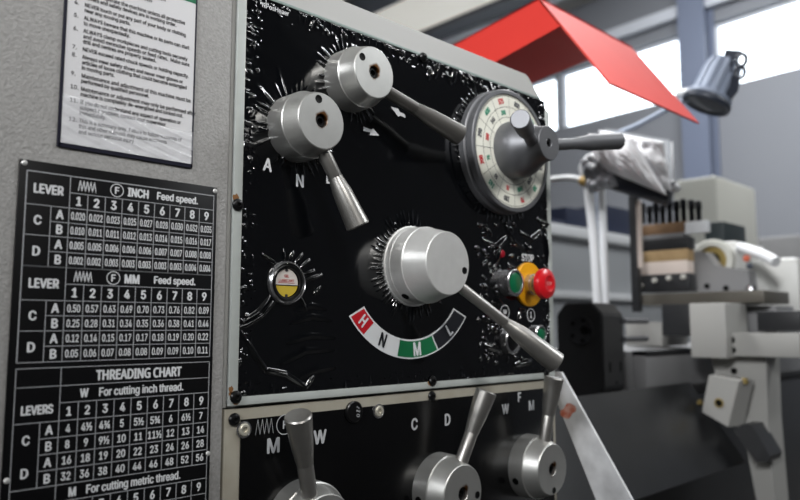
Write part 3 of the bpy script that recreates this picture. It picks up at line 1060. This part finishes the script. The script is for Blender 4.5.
# ------------------------------------------------------------------ feed gearbox (below)
mb = MB().box(HX0, HX1, 0.0, 0.37, 0.60, 1.0322, 0.0015)
gbox = tag(mb.build('feed_gearbox', M_trim2, origin=(0.535, 0.18, 0.60)),
           'lower feed gearbox with black lettered plate and three upright levers', 'lathe gearbox')
plate = MB().box(0.3178, 0.7590, -0.0014, 0, 0.62, 1.0232, .0004).build('control_plate', M_plate, gbox)
let = Letters(plate, M_ink_grey)
YL = -0.0017
let.zig(0.3315, 0.3490, 1.0158, 0.0125, 4, 0.0004, YL)
let.ring(0.3605, 1.0155, 0.0085, 0.0007, YL)
let.text('F', 0.3605, 1.0155, .010, YL, .8, .02)
let.text('M', 0.3494, 0.9998, 0.0175, YL, 0.95, 0.024)
let.text('W', 0.3985, 1.0012, 0.0175, YL, 0.90, 0.024)
let.text('C', 0.5172, 1.0012, 0.0165, YL, 0.85, 0.026)
let.text('D', 0.5662, 1.0018, 0.0165, YL, 0.85, 0.026)
let.text('W', 0.6645, 1.0044, 0.0165, YL, 0.85, 0.024)
let.text('F', 0.6913, 1.0160, 0.0155, YL, 0.85, 0.026)
let.text('M', 0.7146, 1.0052, 0.0165, YL, 0.85, 0.024)
low = [(.0, .0362), (.0195, .0356), (.0203, .0344), (.0370, .0284)]
for (cx, cz_, tip, lab, so) in ((0.379, .9320, (0.3415, -0.047, 1.0290), 'lever between the letters M and W, leaning left', [(200, .010, .0362)]),
                                (0.550, .9335, (0.5830, -0.041, 1.0325), 'lever right of the letters C and D, leaning right', [(188, .010, .0362)]),
                                (0.704, .9365, (0.7110, -0.037, 1.0400), 'lever below the letters W F M, standing upright', [(200, .010, .0362)])):
    hub_lever(gbox, 'feed_lever', lab, cx, cz_, low, tip, -0.020, bore=(.0066, .007), setscrew=[(.002, -.0235)] if cx > .6 else [(.0215, -.004)], side_hole=so, oval_r=.0068, f0=.48, f1=.66, grip_r=.0112)
pl = MB().lathe((0.4370, -.0014, 1.0200), (0, -1, 0), [(0, .0098), (.0022, .0098), (.0030, .0088), (.0030, 0)], 40).build('round_plug', M_black_screw, gbox)
mb = MB()
mb.text('0', 0.4405, 1.0165, .0062, -.0046, .9, .02, rot=R(80))
mb.text('I', 0.4405, 1.0205, .0062, -.0046, .9, .02, rot=R(75))
mb.text('I', 0.4402, 1.0238, .0050, -.0046, .9, .02, rot=R(60))
mb.build('plug_lettering', M_line, pl)
for (x, zz) in ((0.3203, 1.0152), (0.4684, 1.0180)):
    mb = MB()
    mb.lathe((x, -.0014, zz), (0, -1, 0), [(0, .0068), (.0010, .0068), (.0013, .0058), (.0008, .0052)], 32)
    a = mb.build('socket_screw', M_chrome, gbox)
    mb = MB()
    mb.lathe((x, -.0014, zz), (0, -1, 0), [(.0006, .0050), (.0022, .0048), (.0026, .0042), (.0026, .0024)], 32)
    mb.lathe((x, -.0014, zz), (0, -1, 0), [(.0026, .0024), (.0012, .0022), (.0012, 0)], 6)
    mb.build('screw_head', mat('zinc_screw', (200, 196, 182), .35, .5), a)
button_screw(gbox, 0.3118, 1.0240, -.0005)
button_screw(gbox, 0.5435, 1.0270, -.0005)

# ------------------------------------------------------------------ steel strip at the corner
mb = MB()
ta, tb = Vector((.80, .0375, 1.0385)), Vector((.80, .0127, 1.0396))
da, db = Vector((0, -.0709, -.152)), Vector((0, -.0941, -.1449))
dirn = (da + db) / 2
mb.prism([ta, tb, tb + db * 1.5, ta + da * 1.5], (.004, 0, 0))
strip = tag(mb.build('guard_strip', M_alu, recalc=True), 'bright scuffed metal strip sloping down beside the lower panel corner', 'metal strip')
mb = MB()
c = onX(568, 411, .7995)
d = dirn.normalized()
u = Vector((0, -d.z, d.y))
mb.bm.faces.new([mb.bm.verts.new(c + d * (.0075 * math.cos(t) * (1 + .25 * math.sin(4 * t))) + u * .0130 * math.sin(t)) for t in [2 * math.pi * k / 28 for k in range(28)]])
mb.build('rust_smear', M_rustpatch, strip)

# ------------------------------------------------------------------ red chuck guard
GX0, GX1 = 1.0, 1.325
T = Vector((0, .171, 1.664))
Fv = Vector((0, .130, 1.603))
Bv = Vector((0, .042, 1.481))
guard = empty('chuck_guard', (1.16, .30, 1.6))
tag(guard, 'raised bright red sheet-metal chuck guard above the headstock', 'chuck guard')


def sheet_x(mb, a, b, x0, x1, t):
    n = Vector((0, -(b - a).z, (b - a).y)).normalized() * t
    mb.prism([Vector((x0, a.y, a.z)), Vector((x1, a.y, a.z)), Vector((x1, b.y, b.z)), Vector((x0, b.y, b.z))], n)


mb = MB()
sheet_x(mb, T, Bv, GX0, GX1, .003)
mb.build('front_visor', M_guard, guard, recalc=True)
mb = MB()
edge = [(.171, 1.664, 1.664), (.271, 1.651, 1.669), (.423, 1.632, 1.654), (.62, 1.606, 1.628)]
for (ya, la, ra), (yb, lb, rb) in zip(edge, edge[1:]):
    q = [(GX0, ya, la), (GX1, ya, ra), (GX1, yb, rb), (GX0, yb, lb)]
    mb.bm.faces.new([mb.bm.verts.new(p) for p in q][::-1])
    mb.bm.faces.new([mb.bm.verts.new((p[0], p[1], p[2] + .003)) for p in q])
mb.build('top_sheet', M_guard, guard)
mb = MB()
mb.prism([(GX0, T.y, T.z), (GX0, Fv.y, Fv.z), (GX0, .272, 1.578), (GX0, .62, 1.525), (GX0, .62, 1.606), (GX0, .423, 1.632), (GX0, .271, 1.651)], (.003, 0, 0))
mb.build('end_plate', M_guard, guard, recalc=True)
mb = MB()
mb.cyl((GX0 + .1, .60, 1.612), (GX0 + .1, .60, 0.0), .018)
mb.build('hinge_post', M_steel_dark, guard)

# ------------------------------------------------------------------ work lamp
LX = 1.75
lamp = empty('work_lamp', onX(708, 85, LX))
tag(lamp, 'blue-grey finned machine work lamp on a thin arm, in front of the windows', 'work lamp')
lc = onX(706, 104, LX)
top = onX(717, 58, LX)
ax = (top - lc).normalized()
ax = (ax + Vector((.28, -.10, 0))).normalized()
rl = 0.051
u = ax.orthogonal().normalized()
v = ax.cross(u)
mb = MB()
Lh = (top - lc).length
prof = [(.000, .052), (.012, .056), (.020, .056), (.026, .048), (Lh * .8, .046), (Lh, .040), (Lh, 0)]
seg = 96
rings = []
for t, r in prof:
    row = []
    for k in range(seg):
        a = 2 * math.pi * k / seg
        rr = r * (1.0 if (t < .022 or r == 0 or (k // 4) % 2) else 0.90)
        row.append(mb.bm.verts.new(lc + ax * t + (u * math.cos(a) + v * math.sin(a)) * rr))
    rings.append(row)
for A, B in zip(rings, rings[1:]):
    for k in range(seg):
        try:
            mb.bm.faces.new((A[k], A[(k + 1) % seg], B[(k + 1) % seg], B[k]))
        except ValueError:
            pass
mb.build('lamp_head', M_lampblue, lamp, recalc=True)
MB().lathe(lc, -ax, [(-.012, .0565), (-.004, .0600), (.004, .0585), (.006, .054), (.002, .050)], 72).build('lamp_bezel', M_lampdark, lamp)
MB().lathe(lc, -ax, [(-.002, 0), (-.002, .051), (.001, .050), (.004, .0)], 48).build('lamp_lens', M_lens, lamp)
# pierced bracket on the right
mb = MB()
for (cx_, cy_, rr) in ((741.5, 60, 5.6), (739.8, 72.5, 5.6)):
    cc = onX(cx_, cy_, LX)
    rw = rr / 400.0
    pts = [cc + Vector((0, math.cos(t) * rw * .8, math.sin(t) * rw * 1.05)) for t in [2 * math.pi * k / 20 for k in range(21)]]
    mb.tube(pts, .0050, 8)
mb.prism([onX(*q_, LX + .003) for q_ in ((726, 50), (742, 51), (734, 60), (732, 75), (740, 81), (738, 92), (724, 108), (718, 100))], (-.006, 0, 0))
br = mb.build('lamp_bracket', M_lampdark, lamp)
mb = MB()
foot = onX(600, 300, LX - .03)
mb.tube([Vector((foot.x, foot.y, 1.0462)), foot, onX(599, 220, LX - .03), onX(598, 160, LX - .03), onX(604, 141, LX - .03), onX(640, 124, LX - .015), onX(690, 98, LX), lc + ax * .02], .0075, 16)
mb.build('lamp_arm', M_lampblue, lamp)
MB().cyl(onX(676, 94, LX) + Vector((.01, 0, 0)), onX(690, 92, LX), .012).build('arm_joint', M_pipe, lamp)


# ------------------------------------------------------------------ things on and behind the lathe bed
def boxX(mb, x0, y0, x1, y1, X, dx, bev=.002):
    """axis-aligned block whose end face (normal -x) on plane X covers these pixels"""
    ym = (y0 + y1) / 2
    xm_ = (x0 + x1) / 2
    Ya, Yb = onX(x0, ym, X).y, onX(x1, ym, X).y
    return mb.box(X, X + dx, Yb, Ya, onX(xm_, y1, X).z, onX(xm_, y0, X).z, bev)


# lathe bed
mb = MB()
mb.box(1.42, 2.7, .215, .245, .965, 1.045, .003)
mb.box(1.42, 2.7, .245, .50, .93, 1.0445, .003)
mb.box(1.42, 2.7, .47, .50, 1.015, 1.045, .003)
bed = tag(mb.build('lathe_bed', M_grey_enamel, origin=(1.7, .35, .3)), 'grey lathe bed running away behind the black tray', 'lathe bed')
MB().box(0.80, 2.7, .225, .49, .30, .94, .003).build('bed_base', M_blackcast, bed)
MB().box(1.42, 2.7, .213, .247, 1.035, 1.0455, .001).build('bed_way', M_blacktool, bed)

# sloping chip tray
mb = MB()
sheet_x(mb, Vector((0, .206, .972)), Vector((0, .092, .812)), .86, 1.6, .004)
tray = tag(mb.build('chip_tray', M_tray, recalc=True), 'dark sloping sheet-metal chip tray in front of the lathe bed', 'chip tray')

# eight-sided black block
X = 1.3
y0, y1 = onX(603, 350, X).y, onX(557, 350, X).y
z0, z1 = onX(580, 399, X).z, onX(580, 303, X).z
cw, ch = (y1 - y0), (z1 - z0)
oct_ = [(y0 + .2 * cw, z1), (y1 - .2 * cw, z1), (y1, z1 - .12 * ch), (y1, z0 + .12 * ch), (y1 - .2 * cw, z0), (y0 + .2 * cw, z0), (y0, z0 + .12 * ch), (y0, z1 - .12 * ch)]
mb = MB()
mb.prism([(X, a, b) for a, b in oct_], (.085, 0, 0))
bmesh.ops.bevel(mb.bm, geom=mb.bm.edges[:], offset=.003, segments=2, affect='EDGES')
blk = tag(mb.build('steady_block', M_blackcast, origin=(X + .04, (y0 + y1) / 2, z0), recalc=True), 'black eight-sided machine block with round bolt holes right of the panel', 'machine block')
MB().box(X + .01, X + .08, y0 + .01, y1 - .01, .9402, z0 + .003, .001).build('block_foot', M_blackcast, blk)
yc, zc = (y0 + y1) / 2 - .004, z1 - .056
MB().lathe((X, yc, zc), (-1, 0, 0), [(0, .030), (.0015, .030), (.002, .029), (.0015, .0265), (.0015, 0)], 48).build('round_flange', mat('flange_black', (34, 35, 38), .4), blk)
MB().lathe((X - .0015, yc - .009, zc), (-1, 0, 0), [(0, .0085), (.0008, .0085), (.0004, .007), (.0004, 0)], 32).build('shaft_hole', M_hole, blk)
for k in range(5):
    a = R(72 * k + 40)
    MB().lathe((X - .0015, yc + .0215 * math.cos(a), zc + .0215 * math.sin(a)), (-1, 0, 0), [(0, .004), (.001, .004), (.0012, .003), (.0012, 0)], 20).build('bolt', M_hole, blk)
for (x, zz, ww, hh) in ((X + .026, z0 + .066, .007, .020), (X + .068, z0 + .066, .007, .020)):
    MB().box(x - ww / 2, x + ww / 2, y0 - .0006, y0 + .001, zz - hh / 2, zz + hh / 2, .0004).build('side_slot', M_hole, blk)
MB().lathe((X + .05, y0, z0 + .034), (0, -1, 0), [(0, .0035), (.0008, .0035), (.0008, 0)], 16).build('side_screw', M_hole, blk)

# carriage with tool post
X = 1.70
car = empty('lathe_carriage', (1.85, .25, 1.0))
tag(car, 'white and grey lathe carriage with boxy apron at the right of the tray', 'lathe carriage')
boxX(MB(), 690, 303, 726, 358, 1.55, .12, .003).build('apron_box', M_enamel_shaded, car)
mb = boxX(MB(), 724, 333, 800, 357, 1.58, .10, .003)
band = mb.build('apron_band', M_enamel_shaded, car)
for q in ((731.5, 340), (732.5, 350)):
    MB().lathe(onX(*q, 1.58), (-1, 0, 0), [(0, .0075), (.001, .0075), (.0012, .0065), (.0004, .0055), (.0004, 0)], 24).build('bolt_hole', M_hole, band)
boxX(MB(), 724, 306, 776, 334, 1.72, .12, .003).build('dark_recess', M_grey_enamel, car)
boxX(MB(), 757, 311, 800, 331, 1.60, .05, .002).build('rear_block', M_blackcast, car)
boxX(MB(), 640, 292, 764, 304, 1.66, .16, .002).build('cross_slide', mat('slide_steel', (104, 100, 92), .4, .4), car)
boxX(MB(), 662, 304, 690, 336, 1.62, .1, .002).build('slide_bellows', M_blackcast, car)
boxX(MB(), 626, 322, 662, 346, 1.68, .14, .002).build('saddle_side', M_enamel_shaded, car)
mb = MB()
q = [onX(*p, 1.62) for p in ((711, 357), (766, 356), (768, 420), (778, 540), (764, 540), (745, 440), (722, 400))]
mb.prism(q, (.08, 0, 0))
leg = mb.build('apron_leg', M_enamel_shaded, car, recalc=True)
MB().lathe(onX(734, 371, 1.62), (-1, 0, 0), [(0, .007), (.001, .007), (.001, 0)], 20).build('bolt_hole', M_hole, leg)
mb = MB()
q = [onX(*p, 1.54) for p in ((709, 375), (739, 381), (728, 427), (702, 412))]
mb.prism(q, (.05, -.012, 0))
ob = mb.build('oil_pump_box', M_enamel_shaded, car, recalc=True)
p = onX(719, 403, 1.54)
MB().lathe(p, (-1, 0, 0), [(0, .0100), (.001, .0100), (.0012, .009), (.0012, .007)], 28).build('brass_ring', M_brass, ob)
MB().lathe(p, (-1, 0, 0), [(0.0003, .0085), (.0005, .0085), (.0005, 0)], 28).build('oil_port', M_hole, ob)
MB().cyl(onX(745, 378, 1.56), onX(745, 382, 1.56) + Vector((0, 0, -.004)), .006, 16).build('oil_cup', M_brass, car)
MB().cyl(onX(698, 403, 1.56), onX(702, 402, 1.56), .006, 16).build('brass_nipple', M_brass, car)
mb = MB()
q = [onX(*p, 1.56) for p in ((743, 424), (752, 425), (770, 456), (768, 462), (756, 462), (733, 430))]
mb.prism(q, (.07, 0, 0))
mb.build('wiper_block', M_blackcast, car, recalc=True)

# rods beside the black block
for (ya, xb) in ((321, 650), (339, 638)):
    pa = onX(626, ya, 1.39)
    mb = MB().cyl((1.38, pa.y, pa.z), (1.38 + .10, pa.y, pa.z), .006)
    mb.build('adjusting_rod', M_steel_dark, blk)

tp = empty('tool_post', (X + .06, .2, 1.1))
tag(tp, 'black square tool post with a row of bright bolts', 'tool post')
body = boxX(MB(), 638, 274, 689, 292, X, .045, .003).build('post_body', M_blackcast, tp)
for q in ((642, 286), (655.5, 280.5), (669.5, 278), (684, 277)):
    p = onX(*q, X)
    MB().lathe(p, (-1, 0, 0), [(0, .0065), (.008, .0065), (.009, .0055), (.009, 0)], 6).build('clamp_bolt', mat('bright_bolt', (214, 212, 204), .35, .2), tp)

for (rect, m, name, lab) in (((636, 261, 688, 275), M_palewood, 'board', 'pale pinkish board lying directly on the black tool post'),
                             ((636, 250, 688, 262), M_wood, 'board', 'light brown wooden board on top of the pale board'),
                             ((638, 238.5, 689, 250.5), M_blackcast, 'tool_tray', 'flat black tray lying on the light brown board'),
                             ((640, 234, 684, 239), M_grey_enamel, 'spacer_block', 'thin grey block on the flat black tray'),
                             ((636, 223.5, 686, 234.5), M_wood_dark, 'board', 'dark brown board carrying the upright black tools'),
                             ((684, 221, 707, 233), M_pipe, 'white_bar', 'short white bar at the right end of the dark brown board')):
    tag(boxX(MB(), *rect, X + .004, .035 if name != 'white_bar' else .02, .0015).build(name, m), lab, 'board' if name == 'board' else ('tray' if name == 'tool_tray' else ('block' if 'block' in name else 'bar')))
# upright tool holders in a row
for k, (xa, yt) in enumerate(((643, 203), (650, 206), (656.5, 202), (663, 205), (670, 199), (677, 201), (684, 199), (692, 200), (699, 201))):
    base_y = 223.5 if xa < 684 else 221.5
    p0, p1 = onX(xa, base_y, X + .018), onX(xa, yt, X + .018)
    mb = MB()
    hh = p1.z - p0.z
    mb.lathe((p0.x, p0.y, p0.z), (0, 0, 1), [(0, 0), (0, .0062), (hh * .55, .0062), (hh * .6, .0076), (hh - .002, .0076), (hh, .0066), (hh, 0)], 20)
    tag(mb.build('tool_bit', M_blacktool, origin=(p0.x, p0.y, p0.z)), 'slim black cutting tool standing upright in the row on the dark brown board', 'tool', 'black tools standing in a row')
# dark upright post with bright edge
post = boxX(MB(), 630, 188, 636.5, 312, 1.62, .02, .001).build('upright_post', M_blackcast)
tag(post, 'tall thin dark upright with a bright edge left of the stacked boards', 'post')
boxX(MB(), 636.5, 200, 640.5, 268, 1.625, .01, .0006).build('bright_edge', M_palewood, post)

# tailstock group
tail = empty('tailstock', (2.1, .1, 1.0))
tag(tail, 'white lathe tailstock with a round quill ring behind the tool post', 'tailstock')
boxX(MB(), 694, 242, 738, 272, 1.95, .2, .012).build('tailstock_body', M_white_enamel, tail)
p = onX(714, 261, 1.95)
MB().lathe(p, (-1, 0, 0), [(0, .058), (.012, .058), (.016, .054), (.016, .040)], 60).build('quill_ring', M_cab, tail)
MB().lathe(p, (-1, 0, 0), [(.0, .040), (.012, .040), (.013, .036), (.013, .022)], 48).build('brass_ring', M_brass, tail)
MB().lathe(p, (-1, 0, 0), [(.002, .022), (.006, .022), (.006, 0)], 40).build('quill_bore', M_hole, tail)
mb = MB()
q = [onX(*p_, 1.86) for p_ in ((688, 250), (705, 252), (716, 266), (748, 270), (750, 290), (700, 292), (689, 290))]
mb.prism(q, (.05, 0, 0))
cl = mb.build('clamp_plate', M_grey_enamel, tail, recalc=True)
for q in ((707, 286), (726, 288)):
    MB().lathe(onX(*q, 1.86), (-1, 0, 0), [(0, .007), (.002, .007), (.002, 0)], 20).build('bolt_hole', M_hole, cl)
MB().lathe(onX(751, 290, 1.85), (0, 0, 1), [(-.012, .012), (.0, .014), (.012, .010), (.014, 0)], 24).build('clamp_nut', M_chrome, tail)
boxX(MB(), 747, 258, 800, 316, 2.05, .25, .02).build('rear_body', M_white_enamel, tail)
mb = MB()
mb.tube([onX(739, 247, 1.95), onX(752, 251, 1.94), onX(765, 256, 1.92), onX(776, 262, 1.90)], .0135, 18)
mb.build('curved_handle', M_pipe, tail)
MB().lathe(onX(747, 258.5, 1.93), (-1, 0, 0), [(0, .009), (.004, .009), (.005, .007), (.005, 0)], 20).build('orange_knob', M_orange, tail)
MB().lathe(onX(750, 266, 1.93), (-1, 0, 0), [(0, .008), (.004, .008), (.005, .006), (.005, 0)], 20).build('dark_knob', M_lampdark, tail)

# green-black bin behind the boards
pA = onX(704, 223, 2.3)
tag(MB().box(2.3, 2.48, onX(724, 230, 2.3).y, pA.y, 1.0456, pA.z, .006).build('tool_box', mat('green_black', (34, 44, 46), .5)), 'dark green-black box right of the white bar', 'box')

# ------------------------------------------------------------------ wrapped unit and white pipe frame
WX = 1.55
wrap = empty('wrapped_unit', onX(625, 165, WX))
tag(wrap, 'machine unit wrapped in crumpled cloudy plastic on the white pipe frame', 'wrapped unit')


def crumple(name, quad, X, dx, m, seed, amp, sub=46):
    """lumpy bag: closed skin over an outline"""
    A = [onX(*p_, X) for p_ in quad]
    bmx = bmesh.new()
    n = sub
    rows = []
    rg = np.random.default_rng(seed)
    ph_ = rg.random((6, 3)) * 6.28
    fr = rg.uniform(8, 30, (6, 3))
    for side in (-1, 1):
        g = []
        for i in range(n + 1):
            row = []
            for j in range(n + 1):
                s, t = i / n, j / n
                p_ = A[0].lerp(A[1], s).lerp(A[3].lerp(A[2], s), t)
                bulge = (max(0, 1 - (2 * s - 1) ** 2) * max(0, 1 - (2 * t - 1) ** 2)) ** .5
                h = 0
                for k in range(6):
                    h += abs(math.sin(fr[k][0] * s + ph_[k][0] + 2.2 * math.sin(fr[k][1] * .3 * t + ph_[k][1]))) * (1 / (1 + k * .5)) * math.sin(fr[k][1] * t * .6 + ph_[k][2])
                off = (dx / 2 * bulge + amp * h * bulge)
                row.append(bmx.verts.new(p_ + Vector((side * off, 0, amp * .6 * math.sin(14 * s + 5 * t + ph_[0][0]) * bulge))))
            g.append(row)
        for i in range(n):
            for j in range(n):
                bmx.faces.new((g[i][j], g[i + 1][j], g[i + 1][j + 1], g[i][j + 1]))
    bmesh.ops.remove_doubles(bmx, verts=bmx.verts[:], dist=1e-5)
    bmesh.ops.recalc_face_normals(bmx, faces=bmx.faces[:])
    mb_ = MB()
    mb_.take(bmx)
    return mb_.build(name, m, wrap, sharp=70)


crumple('plastic_wrap', [(588, 134), (632, 138), (668, 196), (600, 168)], WX - .03, .07, M_sheetplastic, 3, .010)
crumple('plastic_wrap', [(598, 130), (664, 142), (672, 192), (618, 176)], WX + .02, .06, M_sheetplastic, 8, .010)
mb = MB()
mb.cyl(onX(592, 172, WX), onX(672, 194, WX + .06), .030, 36)
mb.build('dark_core', M_dark_wrap, wrap)
crumple('grey_wrap', [(580, 160), (606, 150), (618, 186), (590, 194)], WX - .02, .05, mat('grey_film', (128, 130, 134), .2, coat=.4), 12, .010, 30)
q = [onX(*p_, WX + .1) for p_ in ((604, 128), (669, 140), (671, 190), (620, 182))]
mb = MB()
mb.prism(q, (.005, 0, 0))
mb.build('clear_shield', mat('acrylic_shield', (230, 234, 238), .1, alpha=.35, spec=.8), wrap, recalc=True)
mb = MB()
mb.tube([onX(672, 142, WX + .095), onX(673.5, 188, WX + .095)], .003, 8)
mb.build('shield_edge', M_pipe, wrap)
MB().lathe(onX(676, 188, WX + .05), (-1, 0, 0), [(-.01, 0), (-.008, .008), (0, .011), (.008, .008), (.011, 0)], 24).build('white_knob', M_pipe, wrap)

frame = empty('pipe_frame', onX(598, 300, WX + .05))
tag(frame, 'white pipe frame with two uprights below the plastic-wrapped unit', 'pipe frame')
FX = WX + .06
mb = MB()
mb.tube([onX(587, 180, FX), onX(591, 215, FX), onX(595, 258, FX), onX(599, 330, FX)], .0115, 16)
mb.build('upright_pipe', M_pipe, frame)
mb = MB()
mb.tube([onX(601, 188, FX + .03), onX(603, 230, FX + .03), onX(606, 330, FX + .03)], .0105, 16)
mb.build('upright_pipe', M_pipe, frame)
mb = MB()
mb.tube([onX(530, 182, FX), onX(556, 179, FX), onX(570, 178, FX), onX(583, 181, FX), onX(589, 186, FX)], .0085, 14)
mb.build('feed_pipe', M_pipe, frame)
mb = MB()
mb.tube([onX(585, 178, FX), onX(582, 168, FX), onX(588, 158, FX), onX(600, 154, FX)], .0085, 14)
mb.build('bent_pipe', M_pipe, frame)
mb = MB()
mb.lathe(onX(581, 180, FX - .004), onX(590, 183, FX - .004) - onX(581, 180, FX - .004), [(0, .010), (.004, .014), (.018, .014), (.022, .010)], 18)
mb.build('amber_tape', M_tape, frame)

# ------------------------------------------------------------------ bench behind, running along the hall
BY = 1.05


def boxY(mb, x0, y0, x1, y1, Y, dy, bev=.003):
    xm_, ym = (x0 + x1) / 2, (y0 + y1) / 2
    return mb.box(onY(x0, ym, Y).x, onY(x1, ym, Y).x, Y, Y + dy, onY(xm_, y1, Y).z, onY(xm_, y0, Y).z, bev)


bench = empty('work_bench', (2.6, BY + .3, 0))
tag(bench, 'pale grey bench with white rails behind the pipe frame', 'bench')
zr1, zr0 = onY(590, 230.5, BY).z, onY(590, 241, BY).z
MB().box(1.7, 3.6, BY + .01, BY + .6, 0.75, zr0 + .01, .004).build('bench_panel', M_bench, bench)
MB().box(1.7, 3.6, BY - .03, BY + .6, zr0, zr1, .006).build('top_rail', M_pipe, bench)
zq1, zq0 = onY(580, 292, BY).z, onY(580, 299, BY).z
MB().box(1.7, 3.6, BY - .02, BY + .02, zq0, zq1, .004).build('lower_rail', M_pipe, bench)
MB().box(1.7, 3.6, BY + .05, BY + .6, 0, 0.75, .004).build('bench_base', M_blackcast, bench)
for k, (xa, xb, yt) in enumerate(((546, 566, 217), (567, 588, 206), (604, 640, 204))):
    A = onY(xa, yt, BY + .08)
    B = onY(xb, yt, BY + .08)
    tag(MB().box(A.x, B.x, BY + .08, BY + .35, zr1 + .0005, A.z, .01).build('storage_bin', M_navy),
        ('low dark navy bin on the bench, nearest the control panel', 'taller dark navy bin on the bench left of the white uprights', 'dark navy bin on the bench right of the white uprights')[k], 'bin')

# white machine cabinet far behind and a grey cupboard
cabX = 4.2
c = boxX(MB(), 676, 177, 722, 420, cabX, .62, .03)
cabo = tag(c.build('machine_cabinet', M_cab), 'large off-white machine cabinet standing before the far wall', 'cabinet')
bot = min(v.co.z for v in cabo.data.vertices)
mb = MB()
a = [v.co for v in cabo.data.vertices]
mb.box(cabX + .03, cabX + .59, min(v.y for v in a) + .03, max(v.y for v in a) - .03, 0, bot + .001, .01)
mb.build('cabinet_base', M_blackcast, cabo)
c = boxX(MB(), 752, 236, 806, 400, 5.4, .5, .02)
o = tag(c.build('grey_cupboard', M_grey_enamel), 'grey cupboard at the far right beside the off-white cabinet', 'cupboard')
a = [v.co for v in o.data.vertices]
mb = MB().box(5.42, 5.88, min(v.y for v in a) + .02, max(v.y for v in a) - .02, 0, min(v.z for v in a) + .001, .01)
mb.build('cupboard_base', M_blackcast, o)
